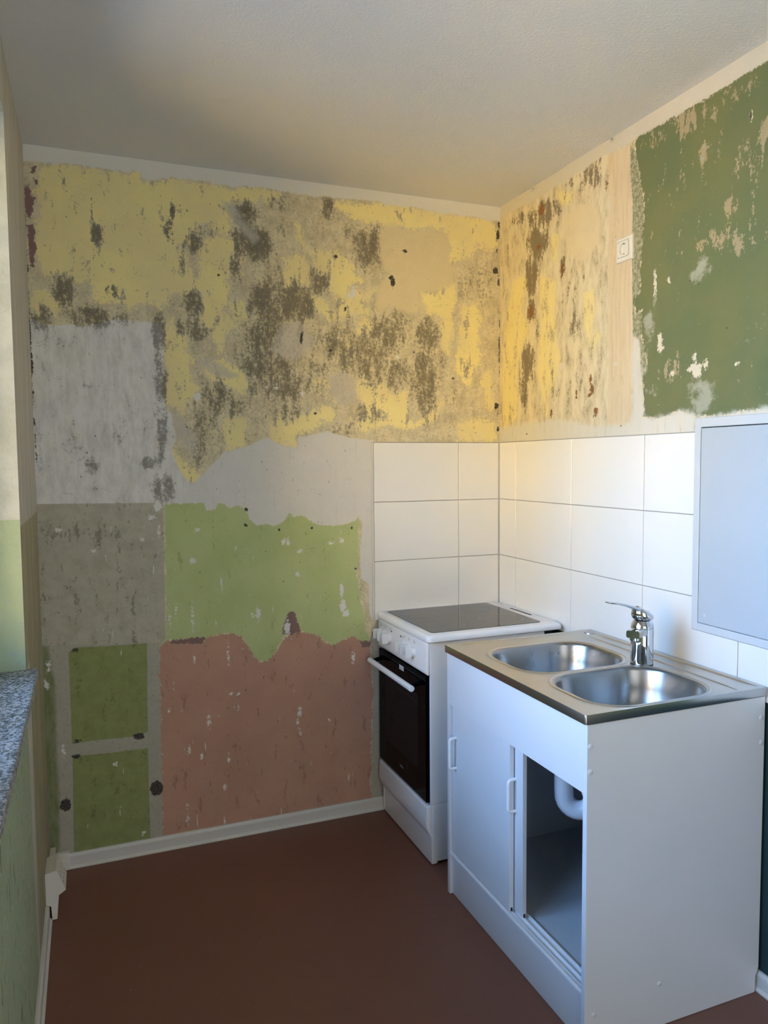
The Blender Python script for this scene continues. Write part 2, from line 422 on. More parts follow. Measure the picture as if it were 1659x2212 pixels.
# ---- outlines of the old paint layers, in millimetres on each wall
BACK_MARKS = {'white':[[0,-1937,2568,-1905,2569,-1834,2571,-1759,2581,-1697,2577,-1635,2577,-1579,2573,-1555,2566,-1550,2583,-1514,2584,-1518,2564,-1491,2551,-1449,2563,-1416,2577,-1357,2574,-1262,2578,-1236,2569,-1201,2573,-1184,2562,-1130,2582,-1076,2582,-1002,2577,-908,2574,-812,2578,-694,2581,-572,2584,-551,2575,-447,2580,-361,2578,-274,2569,-184,2571,-116,2570,-47,2562,23,2569,23,2725,-1929,2795]],
'brown':[[0,-1885,2552,-1868,2557,-1871,2535,-1883,2530],[0,-1878,2518,-1866,2510,-1861,2488,-1870,2490],[0,-1909,2478,-1894,2491,-1884,2441,-1876,2450,-1882,2409,-1895,2373,-1909,2391],[0,-1902,2352,-1884,2355,-1879,2330,-1883,2298,-1875,2274,-1885,2241,-1885,2205,-1898,2208,-1902,2264],[0,-1016,809,-1007,856,-983,902,-964,898,-949,851,-936,813,-975,805],[0,-1462,825,-1409,827,-1330,829,-1321,819,-1339,800,-1401,808,-1453,812],[0,-678,746,-631,745,-631,723,-668,717]],
'yellow':[[0,-1862,2552,-1789,2571,-1713,2571,-1571,2570,-1549,2577,-1516,2584,-1517,2554,-1475,2549,-1421,2570,-1306,2574,-1236,2569,-1184,2565,-1148,2559,-1075,2586,-1002,2573,-993,2557,-1058,2535,-1113,2541,-1167,2522,-1203,2504,-1224,2481,-1204,2466,-1187,2436,-1166,2403,-1188,2383,-1223,2389,-1249,2403,-1284,2417,-1306,2406,-1319,2379,-1293,2369,-1301,2338,-1329,2318,-1343,2325,-1363,2349,-1377,2330,-1358,2281,-1349,2230,-1335,2214,-1311,2219,-1313,2285,-1308,2346,-1276,2366,-1223,2376,-1179,2374,-1153,2352,-1145,2300,-1163,2263,-1155,2242,-1182,2226,-1200,2242,-1209,2206,-1192,2199,-1202,2154,-1175,2142,-1130,2132,-1140,2069,-1186,2066,-1202,2118,-1229,2117,-1221,2082,-1177,2063,-1141,2042,-1196,2021,-1214,2003,-1232,1975,-1226,1940,-1248,1930,-1259,1983,-1276,2008,-1319,2041,-1321,2093,-1308,2138,-1324,2159,-1359,2146,-1393,2154,-1419,2138,-1445,2111,-1462,2092,-1487,2108,-1537,2096,-1570,2080,-1618,2099,-1641,2105,-1673,2100,-1697,2110,-1703,2142,-1710,2183,-1726,2165,-1757,2163,-1772,2195,-1833,2173,-1848,2188,-1874,2202,-1876,2330,-1865,2379,-1868,2459],[0,-1887,2145,-1835,2124,-1806,2078,-1815,2028,-1876,2032,-1897,2071],[0,-1442,2033,-1421,2052,-1405,2018,-1371,2011,-1359,1986,-1372,1950,-1347,1908,-1357,1863,-1341,1811,-1324,1794,-1351,1749,-1378,1722,-1387,1696,-1425,1730,-1455,1738,-1447,1860,-1447,1964],[0,-1453,1721,-1435,1686,-1427,1642,-1434,1563,-1417,1537,-1366,1501,-1323,1483,-1315,1438,-1360,1420,-1420,1413,-1441,1457,-1452,1528],[0,-1313,1887,-1242,1903,-1189,1905,-1144,1862,-1127,1809,-1164,1780,-1209,1797,-1262,1814,-1305,1848],[0,-1238,1680,-1193,1699,-1148,1690,-1139,1645,-1150,1581,-1205,1554,-1228,1563,-1217,1617,-1239,1653],[0,-978,2312,-952,2331,-919,2338,-886,2313,-873,2282,-895,2248,-887,2224,-917,2214,-933,2245,-954,2227,-959,2203,-980,2201,-983,2249,-970,2281],[0,-933,2467,-900,2463,-918,2398,-868,2370,-808,2360,-765,2356,-713,2336,-686,2322,-682,2273,-642,2260,-687,2248,-714,2221,-679,2224,-643,2210,-598,2230,-602,2196,-643,2168,-626,2128,-671,2117,-698,2098,-751,2103,-768,2094,-812,2100,-829,2115,-854,2129,-871,2153,-879,2176,-836,2188,-802,2149,-777,2126,-750,2153,-767,2184,-810,2222,-818,2262,-852,2275,-865,2306,-851,2332,-885,2345,-922,2381],[0,-1174,2572,-1095,2566,-1014,2568,-990,2548,-1047,2525,-1071,2538,-1080,2506,-1128,2516,-1183,2517],[0,-780,2556,-567,2581,-438,2588,-344,2573,-198,2572,-67,2569,-16,2557,-11,2452,-67,2429,-108,2460,-148,2395,-208,2381,-257,2360,-247,2429,-257,2497,-344,2505,-439,2487,-485,2491,-531,2477,-586,2497,-640,2491,-710,2516],[0,-393,2228,-345,2232,-321,2234,-287,2271,-223,2276,-218,2233,-238,2153,-229,2075,-248,2012,-249,1960,-288,2010,-302,2071,-287,2124,-321,2147,-355,2145,-374,2178],[0,-189,2191,-108,2205,-98,2144,-108,2019,-98,1930,-149,1875,-149,1839,-199,1873,-219,1917,-209,2014,-199,2103],[0,-701,1844,-647,1859,-592,1843,-551,1836,-546,1802,-490,1804,-448,1813,-443,1762,-453,1701,-425,1675,-348,1702,-323,1747,-289,1774,-279,1739,-318,1694,-396,1658,-463,1649,-538,1665,-603,1648,-640,1630,-703,1655,-712,1680,-630,1698,-648,1723,-666,1757,-683,1807],[0,-1047,1676,-1005,1701,-963,1685,-912,1702,-861,1720,-808,1737,-782,1713,-800,1679,-861,1662,-879,1637,-931,1624,-944,1604,-936,1562,-965,1563,-1032,1595,-1056,1628],[0,-1245,1658,-1201,1682,-1152,1699,-1145,1651,-1151,1579,-1187,1563,-1227,1555,-1234,1603],[0,-220,1669,-149,1696,-46,1689,-15,1671,-15,1598,-210,1597],[0,-945,1751,-911,1752,-920,1727,-954,1735],[0,-876,1835,-841,1848,-802,1853,-807,1824,-851,1811],[0,-681,2050,-671,2079,-640,2094,-599,2079,-627,2036,-663,2026],[0,-725,2022,-690,2033,-699,1965,-717,1973],[0,-1384,1493,-1339,1469,-1324,1437,-1363,1414,-1387,1399],[0,-88,1895,-46,1914,-25,1752,-67,1734]],
'cream':[[0,-577,2473,-513,2504,-439,2479,-344,2497,-257,2480,-247,2360,-218,2346,-238,2275,-316,2234,-393,2228,-365,2162,-441,2140,-534,2168,-571,2131,-598,2163,-570,2249,-533,2302,-569,2349]],
'smear':[[0,-999,2056,-923,2068,-890,2022,-856,2015,-865,1982,-926,1931,-976,1921,-1042,1958,-1024,2007],[0,-1328,1898,-1290,1915,-1236,1886,-1173,1849,-1213,1840,-1283,1853],[0,-1214,2506,-1175,2503,-1137,2446,-1082,2389,-1107,2363,-1161,2412],[0,-806,1862,-736,1881,-683,1841,-693,1756,-755,1738,-790,1804],[0,-1434,1721,-1405,1695,-1371,1661,-1338,1599,-1339,1536,-1382,1563,-1423,1634]],
'dark':[[1,-1015,2055,220,302,0.4],[1,-627,1993,281,167,0.4],[1,-365,1920,107,199,0.36],[1,-1286,1728,118,141,0.36],[1,-712,2360,180,98,0.3],[1,-1106,2363,89,70,1],[1,-1128,2461,48,70,0.9],[1,-1014,2529,49,35,0.6],[1,-797,2530,30,48,0.8],[1,-622,2393,82,91,0.85],[1,-983,2430,25,55,0.6],[1,-844,2235,43,61,0.9],[1,-938,2147,93,80,1],[1,-1038,2141,99,103,0.85],[1,-1065,2012,99,95,0.8],[1,-919,2020,17,45,1],[1,-1059,1893,108,80,0.85],[1,-994,1814,144,65,0.8],[1,-761,1987,89,91,0.75],[1,-654,1950,156,100,0.75],[1,-535,2049,103,93,0.75],[1,-527,1871,161,85,0.7],[1,-355,2050,63,95,0.8],[1,-366,1850,58,165,0.85],[1,-128,2283,92,88,0.5],[1,-158,2016,41,141,0.3],[1,-249,1792,30,71,0.5],[1,-1261,1767,95,55,0.7],[1,-1223,1729,104,47,0.7],[1,-1311,1649,55,86,0.65],[1,-1336,1555,39,71,0.6],[1,-1345,2112,38,61,0.8],[1,-1340,2020,69,46,0.8],[1,-1332,2341,38,42,0.7],[1,-1270,2400,50,30,0.6],[1,-738,1637,72,38,0.6],[1,-630,1715,55,51,0.7],[1,-1122,1578,29,64,0.5],[1,-1179,2294,32,62,0.6],[1,-66,1769,42,108,0.25],[1,-874,1900,104,65,0.6],[1,-799,2393,35,129,0.35],[1,-693,2444,53,49,0.5],[1,-484,2532,56,25,0.3],[1,-979,1709,76,49,0.55],[1,-1677,2342,21,41,0.9],[1,-1416,2377,24,47,1],[1,-1406,2450,10,42,1],[1,-1341,2342,52,36,0.85],[1,-1792,2127,46,74,0.8],[1,-1632,2143,31,28,0.95],[1,-1372,2287,14,52,0.7],[1,-1718,2043,160,42,0.75],[1,-1868,2016,45,37,0.7],[1,-1748,1965,176,50,0.35],[1,-1464,1980,34,95,0.8],[1,-1467,1729,25,260,0.75],[1,-1471,1413,51,62,0.8],[1,-1519,1511,29,26,0.9],[1,-1739,1504,64,38,0.6],[1,-1614,1640,37,77,0.5],[1,-1581,1684,134,111,0.3],[1,-1737,1795,28,21,0.6],[1,-1873,1885,38,49,0.4],[1,-1543,1856,67,171,0.25],[1,-1792,1572,79,50,0.4],[1,-1733,1436,72,34,0.35],[1,-1325,2092,35,61,0.7],[1,-1896,1555,19,116,0.5],[1,-1690,2431,4,49,0.9],[1,-1688,2250,3,74,0.7],[1,-1768,2518,23,18,0.4],[1,-1564,2536,20,10,0.4]],
'grey':[[0,-1957,2035,-1891,2023,-1869,2004,-1762,2014,-1739,2003,-1635,2039,-1571,2038,-1505,2038,-1455,2037,-1452,1964,-1459,1773,-1451,1721,-1430,1695,-1416,1598,-1434,1563,-1418,1510,-1393,1457,-1333,1411,-1313,1338,-1982,1358]],
'filler':[[0,-1387,1400,-1324,1460,-1275,1508,-1227,1555,-1147,1571,-1065,1611,-1031,1587,-940,1563,-935,1612,-861,1625,-810,1637,-740,1613,-668,1605,-598,1596,-606,821,-631,854,-638,994,-671,1016,-673,1154,-660,1251,-680,1281,-699,1263,-730,1250,-791,1247,-861,1255,-890,1270,-919,1295,-962,1291,-977,1316,-991,1283,-1012,1265,-1045,1253,-1073,1267,-1111,1259,-1133,1278,-1147,1316,-1165,1331,-1183,1341,-1223,1333,-1237,1352,-1264,1352,-1274,1329,-1306,1326,-1318,1357,-1388,1356]],
'green':[[0,-1465,1358,-1318,1359,-1306,1330,-1274,1329,-1264,1352,-1237,1353,-1223,1335,-1183,1343,-1147,1318,-1133,1280,-1111,1261,-1073,1267,-1045,1253,-1012,1265,-991,1283,-977,1316,-962,1291,-919,1295,-890,1270,-861,1255,-791,1247,-730,1250,-676,1287,-685,1194,-680,1115,-695,1057,-681,997,-672,936,-656,836,-640,770,-632,713,-674,728,-715,765,-757,761,-788,739,-818,752,-868,786,-937,815,-976,806,-1005,797,-1045,739,-1074,700,-1112,708,-1140,730,-1158,781,-1185,816,-1221,832,-1267,833,-1312,822,-1331,802,-1401,823,-1462,829,-1497,804,-1497,814,-1471,834]],
'salmon':[[0,-1497,804,-1462,827,-1401,821,-1331,802,-1312,822,-1267,833,-1221,832,-1185,816,-1158,781,-1140,730,-1112,708,-1074,700,-1045,739,-1005,797,-976,806,-937,815,-868,786,-818,752,-788,739,-757,761,-715,769,-674,748,-632,729,-621,551,-630,307,-638,104,-622,18,-622,-23,-1506,10,-1503,251,-1501,527]],
'olive':[[0,-1937,1368,-1470,1360,-1474,819,-1573,820,-1817,830,-1956,849]],
'taupe':[[0,-1956,853,-1485,820,-1496,655,-1499,435,-1504,-9,-1986,1],[0,-632,753,-605,831,-567,828,-575,-32,-627,-23,-638,104,-630,307,-621,551]],
'dgreen':[[0,-1956,853,-1888,846,-1879,769,-1869,699,-1873,490,-1869,314,-1880,-4,-1986,1]],
'pgreen':[[0,-1821,815,-1801,832,-1673,826,-1543,824,-1547,661,-1549,479,-1583,466,-1749,472,-1821,470,-1820,658],[0,-1820,423,-1685,416,-1551,414,-1552,260,-1552,47,-1827,48,-1824,235]],
'hole':[[1,-1849,243,19,26],[1,-1524,251,24,29],[1,-1583,465,20,14],[1,-1809,422,13,7],[1,-1800,479,16,7],[1,-1798,823,9,5],[1,-1241,2231,5,5],[1,-768,2346,6,5],[1,-458,2395,11,7],[1,-523,2281,13,10],[1,-514,2261,11,17],[1,-234,1872,5,4],[1,-448,1764,5,4],[1,-1048,2022,3,3],[1,-794,1965,4,4],[1,-421,1975,4,3],[1,-727,2136,5,7],[1,-915,2008,5,20],[1,-860,1709,5,5],[1,-6,2550,5,13],[1,-11,2507,7,21],[1,-15,2437,4,9],[1,-22,2350,11,12],[1,-7,2308,5,18],[1,2,2028,6,83],[1,0,2111,2,31],[1,0,1914,2,31],[1,-17,1757,10,14],[1,-10,1705,3,13],[1,-10,1652,5,10],[1,-1153,1325,6,5],[1,-1156,1262,6,6],[1,-1020,1238,4,4],[1,-884,1240,6,6],[1,-710,1235,4,4],[1,-695,1060,5,4],[1,-857,1263,4,4],[0,-1917,2571,-1915,2437,-1915,2358,-1912,2135,-1910,1876,-1907,1631,-1905,1515,-1902,1515,-1904,1631,-1905,1876,-1908,2135,-1910,2359,-1912,2438,-1913,2572]],
'chip':[[1,-1432,943,3,18],[1,-1457,913,2,23],[1,-1370,906,4,32],[1,-1112,903,8,24],[1,-758,972,9,27],[1,-753,902,12,29],[1,-741,872,14,16],[1,-1236,750,3,23],[1,-1369,742,4,9],[1,-1318,488,5,23],[1,-710,680,8,20],[1,-948,476,8,15],[1,-947,393,4,8],[1,-956,443,3,20],[1,-1350,347,6,11],[1,-1243,328,4,11],[1,-1226,587,7,6],[1,-1198,585,4,6],[1,-1366,1131,11,9],[1,-1344,1251,9,7],[1,-1420,551,3,7],[1,-1469,550,3,5],[1,-1488,1251,3,18],[1,-1551,1223,5,7],[1,-1517,1305,15,7],[1,-1490,1348,15,18],[1,-1725,1186,6,5],[1,-1841,1270,11,7],[1,-1002,1188,10,11],[1,-986,1187,8,14],[1,-935,1147,10,8],[1,-946,1052,8,8],[1,-801,1174,12,6],[1,-755,1181,10,10],[1,-1262,209,7,10],[1,-1398,382,3,9],[1,-1410,159,3,7],[1,-1410,103,4,14],[1,-1890,774,6,17],[1,-1899,706,8,15],[1,-1851,447,5,19],[1,-1669,369,7,9],[1,-994,835,12,29],[1,-1199,1168,4,6],[1,-1070,852,3,4],[1,-1176,767,3,4],[1,-905,248,4,5],[1,-821,424,4,5],[1,-1576,83,7,7],[1,-1136,895,4,8],[1,-692,2206,11,23],[1,-714,2192,11,8],[1,-1331,1766,12,16],[1,-1060,1808,4,3],[1,-1019,1807,8,4],[1,-915,1788,7,8],[1,-498,1949,11,7]]}
RIGHT_MARKS = {'white':[[0,30,2584,-61,2576,-133,2580,-229,2571,-344,2572,-405,2573,-476,2575,-543,2575,-597,2569,-668,2583,-737,2579,-803,2575,-866,2569,-900,2578,-958,2577,-1006,2574,-1053,2576,-1105,2573,-1154,2574,-1216,2573,-1274,2571,-1317,2575,-1364,2576,-1407,2574,-1459,2574,-1456,2675,-1404,2657,30,2725]],
'green':[[0,-879,2566,-900,2581,-958,2580,-1006,2577,-1053,2579,-1105,2575,-1216,2575,-1317,2578,-1407,2577,-1491,2578,-1521,1611,-1435,1645,-1338,1642,-1274,1635,-1185,1636,-1105,1662,-1051,1649,-995,1641,-936,1650,-944,1679,-934,1784,-954,1828,-935,1894,-922,1925,-925,2006,-895,2000,-885,2054,-915,2065,-917,2180,-931,2290,-925,2377,-902,2470,-884,2533]],
'rough':[[0,-859,2566,-884,2533,-902,2470,-925,2377,-931,2290,-917,2180,-915,2065,-889,2053,-890,2001,-925,2000,-922,1914,-936,1889,-954,1828,-934,1784,-925,1803,-914,1909,-883,1926,-873,2191,-874,2365,-859,2485]],
'pink':[[0,-737,2576,-861,2564,-860,2484,-875,2335,-870,2133,-878,1932,-905,1911,-894,1836,-881,1778,-876,1630,-754,1636,-759,1914,-748,2222,-749,2464]],
'oval':[[0,-477,2423,-511,2453,-598,2458,-691,2413,-702,2357,-693,2298,-612,2238,-536,2283,-478,2363]],
'yellow':[[0,-106,2288,-190,2290,-218,2262,-177,2147,-233,2064,-151,1929,-152,1704,-35,1623,-19,1868,-48,2095],[0,-316,2261,-433,2207,-424,2032,-473,1889,-353,1720,-300,1874,-324,2049],[0,-603,2131,-666,2137,-677,2053,-648,1931,-616,2000],[0,-401,2412,-446,2379,-433,2268,-396,2311],[0,-429,2558,-544,2514,-522,2475,-453,2497],[0,-678,1989,-709,1953,-659,1897],[0,-353,1762,-391,1724,-372,1676,-353,1706]],
'dark':[[1,-345,2496,120,48,0.9],[1,-174,2526,94,29,0.7],[1,-289,2387,76,77,1],[1,-260,2274,55,93,1],[1,-252,2132,32,58,0.95],[1,-227,1919,53,95,0.9],[1,-200,1804,48,81,0.8],[1,-649,2528,70,44,0.7],[1,-542,2568,96,32,0.6],[1,-479,2256,29,40,0.7],[1,-550,2010,54,72,0.5],[1,-426,1790,30,104,0.5],[1,-688,2557,59,37,0.5],[1,-476,2502,111,40,0.4],[1,-515,2149,66,79,0.4],[1,-466,2393,68,80,0.3],[1,-575,1809,64,105,0.35],[1,-689,2508,39,31,0.6],[1,-311,2015,38,64,0.5],[1,-75,2466,58,60,0.3],[1,-613,2173,42,38,0.4]],
'rust':[[1,-655,1801,7,19],[1,-664,1768,11,21],[1,-651,1750,9,9],[1,-688,1686,12,13],[1,-681,1671,7,8],[1,-252,2125,15,32],[1,-473,2248,12,27],[1,-326,2516,16,21],[1,-734,2478,5,12],[1,-308,2375,18,10],[1,-570,1757,4,13],[1,-403,1695,7,17]],
'plaster':[[0,27,1651,-152,1666,-440,1672,-663,1640,-764,1632,-876,1630,-901,1667,-945,1653,-1051,1644,-1105,1663,-1185,1638,-1274,1636,-1337,1643,-1435,1646,-1520,1648,-1525,1482,27,1476],[0,-878,1932,-914,1909,-925,1803,-936,1685,-945,1650,-884,1635,-886,1778]],
'chipden':[[1,-1189,2554,142,46,0.55],[1,-1120,2532,57,47,0.9],[1,-1075,2566,59,32,0.8],[1,-1223,2524,78,35,0.7],[1,-1192,2421,37,36,0.95],[1,-1323,2343,30,82,0.7],[1,-1295,2231,37,35,0.8],[1,-1240,2154,46,35,0.95],[1,-1193,2146,34,21,0.9],[1,-1336,2538,53,33,0.8],[1,-1404,2392,23,37,0.9],[1,-975,2542,63,39,0.8],[1,-1012,2293,92,165,0.35],[1,-1160,2326,195,207,0.35],[1,-1347,2129,82,68,0.6],[1,-1071,1786,60,50,0.7],[1,-1333,1780,95,60,0.25],[1,-1244,1740,186,103,0.15],[1,-1390,2295,34,57,0.7],[1,-955,2338,33,68,0.4],[1,-1414,1865,34,38,0.5]],
'chip':[[1,-1013,1888,10,28],[1,-1016,1865,13,12],[1,-1167,1788,30,11],[1,-1174,1774,20,17],[1,-1209,1791,9,14],[1,-1163,1818,7,12],[1,-987,2078,6,34],[1,-1049,2075,6,8],[1,-796,1845,11,6],[1,-472,1874,16,15],[1,-1327,1779,6,4],[1,-1071,1780,8,9],[1,-1356,2449,4,10],[1,-750,2400,8,24],[1,-363,2559,12,14]],
'scrape':[[1,-1184,2076,41,31,1],[1,-963,1941,26,63,0.9],[1,-945,1829,19,35,0.8],[1,-1197,1698,55,58,0.9],[1,-986,2050,10,68,0.7],[1,-972,1740,25,23,0.6],[1,-997,1732,16,23,0.6],[1,-1368,1849,70,29,0.2],[1,-1192,2416,31,31,0.6]],
'hole':[[1,-1173,2036,2,3],[1,-1286,1886,3,3],[1,-1140,2052,3,2],[1,-225,1621,7,3],[1,-828,1626,4,2],[1,-1354,2452,3,13]]}

# ------------------------------------------------------------------ object helpers
ORG = {}
def link_mesh(name, bm, mat, parent=None, smooth=None, props=None):
    org = ORG.get(parent.name, Vector()) if parent else Vector()
    bmesh.ops.recalc_face_normals(bm, faces=bm.faces[:])
    me = bpy.data.meshes.new(name)
    if org.length: bmesh.ops.translate(bm, verts=bm.verts[:], vec=-org)
    bm.to_mesh(me); bm.free()
    for m in (mat if isinstance(mat, (list, tuple)) else [mat]): me.materials.append(m)
    o = bpy.data.objects.new(name, me)
    COL.objects.link(o)
    if parent:
        o.parent = parent
    ORG[o.name] = org
    if smooth is not None:
        for p in me.polygons: p.use_smooth = True
        me.set_sharp_from_angle(angle=math.radians(smooth))
    for k, v in (props or {}).items(): o[k] = v
    return o
def thing(name, loc, label=None, cat=None, kind=None, group=None):
    e = bpy.data.objects.new(name, None)
    e.empty_display_size = 0.05
    COL.objects.link(e)
    e.location = loc
    ORG[e.name] = Vector(loc)
    tag(e, label, cat, kind, group)
    return e
def tag(o, label=None, cat=None, kind=None, group=None):
    if label: o['label'] = label
    if cat: o['category'] = cat
    if kind: o['kind'] = kind
    if group: o['group'] = group
    return o
def NB(): return bmesh.new()
def box(bm, x0, x1, y0, y1, z0, z1, bev=0.0, seg=2, mi=0):
    vs = [bm.verts.new((x, y, z)) for x in (x0, x1) for y in (y0, y1) for z in (z0, z1)]
    fs = [bm.faces.new([vs[i] for i in q]) for q in ((0, 1, 3, 2), (4, 6, 7, 5), (0, 4, 5, 1), (2, 3, 7, 6), (0, 2, 6, 4), (1, 5, 7, 3))]
    for f in fs: f.material_index = mi
    if bev:
        es = list({e for f in fs for e in f.edges})
        bmesh.ops.bevel(bm, geom=es, offset=bev, segments=seg, affect='EDGES', profile=0.5)
def prism(bm, prof, axis, a, b, bev=0.0):
    """extrude a closed 2-D profile along an axis: 'x' (prof = y,z), 'y' (x,z), 'z' (x,y)"""
    def P(u, v, t): return {'x': (t, u, v), 'y': (u, t, v), 'z': (u, v, t)}[axis]
    A = [bm.verts.new(P(u, v, a)) for u, v in prof]
    B_ = [bm.verts.new(P(u, v, b)) for u, v in prof]
    n = len(prof)
    fs = [bm.faces.new(A), bm.faces.new(B_[::-1])]
    for i in range(n): fs.append(bm.faces.new((A[i], B_[i], B_[(i + 1) % n], A[(i + 1) % n])))
    if bev:
        bmesh.ops.bevel(bm, geom=list({e for f in fs for e in f.edges}), offset=bev, segments=2, affect='EDGES', profile=0.5)
def frame_at(d):
    d = Vector(d).normalized()
    up = Vector((0, 0, 1)) if abs(d.z) < 0.9 else Vector((1, 0, 0))
    s = d.cross(up).normalized()
    return s, s.cross(d).normalized()
def tube(bm, pts, r, n=14, cap=True):
    pts = [Vector(p) for p in pts]
    rs = r if isinstance(r, (list, tuple)) else [r] * len(pts)
    rings = []; s0 = None
    for i, p in enumerate(pts):
        d = (pts[min(i + 1, len(pts) - 1)] - pts[max(i - 1, 0)]).normalized()
        if s0 is None: s, u = frame_at(d)
        else:
            s = (s0 - d * s0.dot(d)).normalized(); u = s.cross(d).normalized()
        s0 = s
        rings.append([bm.verts.new(p + rs[i] * (math.cos(2 * math.pi * k / n) * s + math.sin(2 * math.pi * k / n) * u)) for k in range(n)])
    for a, b in zip(rings, rings[1:]):
        for k in range(n): bm.faces.new((a[k], a[(k + 1) % n], b[(k + 1) % n], b[k]))
    if cap:
        bm.faces.new(rings[0][::-1]); bm.faces.new(rings[-1])
def loft(bm, rings, cap0=True, cap1=True):
    R_ = [[bm.verts.new(p) for p in ring] for ring in rings]
    n = len(R_[0])
    for a, b in zip(R_, R_[1:]):
        for k in range(n): bm.faces.new((a[k], a[(k + 1) % n], b[(k + 1) % n], b[k]))
    if cap0: bm.faces.new(R_[0][::-1])
    if cap1: bm.faces.new(R_[-1])
    return R_
def disc_stack(bm, c, axis, prof, n=24):
    """lathe: prof = [(offset along axis, radius)...]"""
    a = Vector(axis).normalized(); s, u = frame_at(a); c = Vector(c)
    loft(bm, [[c + a * t + r * (math.cos(2 * math.pi * k / n) * s + math.sin(2 * math.pi * k / n) * u) for k in range(n)] for t, r in prof])
def rrect(x0, x1, y0, y1, r, n=8):
    pts = []
    for cx, cy, a0 in ((x1 - r, y1 - r, 0), (x0 + r, y1 - r, 90), (x0 + r, y0 + r, 180), (x1 - r, y0 + r, 270)):
        for k in range(n + 1):
            a = math.radians(a0 + 90 * k / n)
            pts.append((cx + r * math.cos(a), cy + r * math.sin(a)))
    return pts
def arc(p0, p1, p2, n=8):
    p0, p1, p2 = Vector(p0), Vector(p1), Vector(p2)
    return [(1 - t) ** 2 * p0 + 2 * t * (1 - t) * p1 + t * t * p2 for t in [i / n for i in range(n + 1)]]

# ------------------------------------------------------------------ peeled-paint wall meshes
def seg_sdf(px, py, poly):
    """signed distance, positive inside"""
    n = len(poly)
    best = np.full(px.shape, 1e9); ins = np.zeros(px.shape, bool)
    for i in range(n):
        ax, ay = poly[i]; bx, by = poly[(i + 1) % n]
        dx, dy = bx - ax, by - ay
        L = dx * dx + dy * dy + 1e-12
        t = np.clip(((px - ax) * dx + (py - ay) * dy) / L, 0, 1)
        best = np.minimum(best, (px - ax - t * dx) ** 2 + (py - ay - t * dy) ** 2)
        c = ((ay > py) != (by > py))
        with np.errstate(divide='ignore', invalid='ignore'):
            ins ^= c & (px < dx * (py - ay) / (dy if dy else 1e-12) + ax)
    return np.sqrt(best) * np.where(ins, 1, -1)
DENS = {'dark', 'chipden', 'scrape'}
def field(ch, shapes, u, v):
    out = np.full(u.shape, 0.0 if ch in DENS else -0.25, np.float32)
    for s in shapes:
        if s[0] == 0:
            q = np.array(s[1:], float).reshape(-1, 2) / 1000.0
            pad = 0.25
            m = (u > q[:, 0].min() - pad) & (u < q[:, 0].max() + pad) & (v > q[:, 1].min() - pad) & (v < q[:, 1].max() + pad)
            if m.any(): out[m] = np.maximum(out[m], seg_sdf(u[m], v[m], q))
        else:
            cx, cy, a, b = [k / 1000.0 for k in s[1:5]]
            if ch in DENS:
                r = np.sqrt(((u - cx) / a) ** 2 + ((v - cy) / b) ** 2)
                t = np.clip((1.75 - r) / 1.35, 0, 1)
                out = np.maximum(out, s[5] * t * t * (3 - 2 * t))
            else:
                a = max(a, .003); b = max(b, .003)
                m = (abs(u - cx) < a + .08) & (abs(v - cy) < b + .08)
                r = np.sqrt(((u[m] - cx) / a) ** 2 + ((v[m] - cy) / b) ** 2)
                out[m] = np.maximum(out[m], (1 - r) * min(a, b))
    return out
def marked_wall(name, axis, t, u0, u1, z0, z1, cell, marks, mat, thick, extra=None):
    """plaster face (fine grid carrying paint-layer attributes) with a solid slab behind it"""
    nu = int(round((u1 - u0) / cell)); nz = int(round((z1 - z0) / cell))
    uu = np.linspace(u0, u1, nu + 1); zz = np.linspace(z0, z1, nz + 1)
    U, Z = np.meshgrid(uu, zz)
    U = U.ravel(); Z = Z.ravel()
    co = np.zeros((U.size, 3), np.float32)
    if axis == 'y': co[:, 0] = U; co[:, 1] = t
    else: co[:, 0] = t; co[:, 1] = U
    co[:, 2] = Z
    i = np.arange(nu)[None, :] + (nu + 1) * np.arange(nz)[:, None]
    i = i.ravel()
    q = np.stack([i, i + 1, i + nu + 2, i + nu + 1], 1)
    if axis == 'x': q = q[:, ::-1]
    # slab behind
    def P(u, z, d): return (u, t + d, z) if axis == 'y' else (t + d, u, z)
    n0 = len(co)
    ends = [(u0, u1)] + ([extra] if extra else [])
    slab = []; sq = []
    for k, (a, b) in enumerate(ends):
        d0 = 0.0004 if k == 0 else 0.0
        base = n0 + len(slab)
        slab += [P(a, z0, d0), P(b, z0, d0), P(b, z1, d0), P(a, z1, d0), P(a, z0, thick), P(b, z0, thick), P(b, z1, thick), P(a, z1, thick)]
        sq += [[base + j for j in f] for f in ((0, 1, 2, 3), (5, 4, 7, 6), (4, 0, 3, 7), (1, 5, 6, 2), (3, 2, 6, 7), (4, 5, 1, 0))]
    me = bpy.data.meshes.new(name)
    me.from_pydata(np.vstack([co, np.array(slab, np.float32)]).tolist(), [], q.tolist() + sq)
    me.materials.append(mat)
    for ch, shapes in marks.items():
        f = field(ch, shapes, U, Z)
        at = me.attributes.new(ch, 'FLOAT', 'POINT')
        full = np.concatenate([f, np.full(len(slab), 0.0 if ch in DENS else -0.25, np.float32)]).astype(np.float32)
        if extra and ch == 'green': full[-8:] = 0.25
        at.data.foreach_set('value', full)
    o = bpy.data.objects.new(name, me)
    COL.objects.link(o)
    ORG[o.name] = Vector()
    tag(o, kind='structure')
    return o

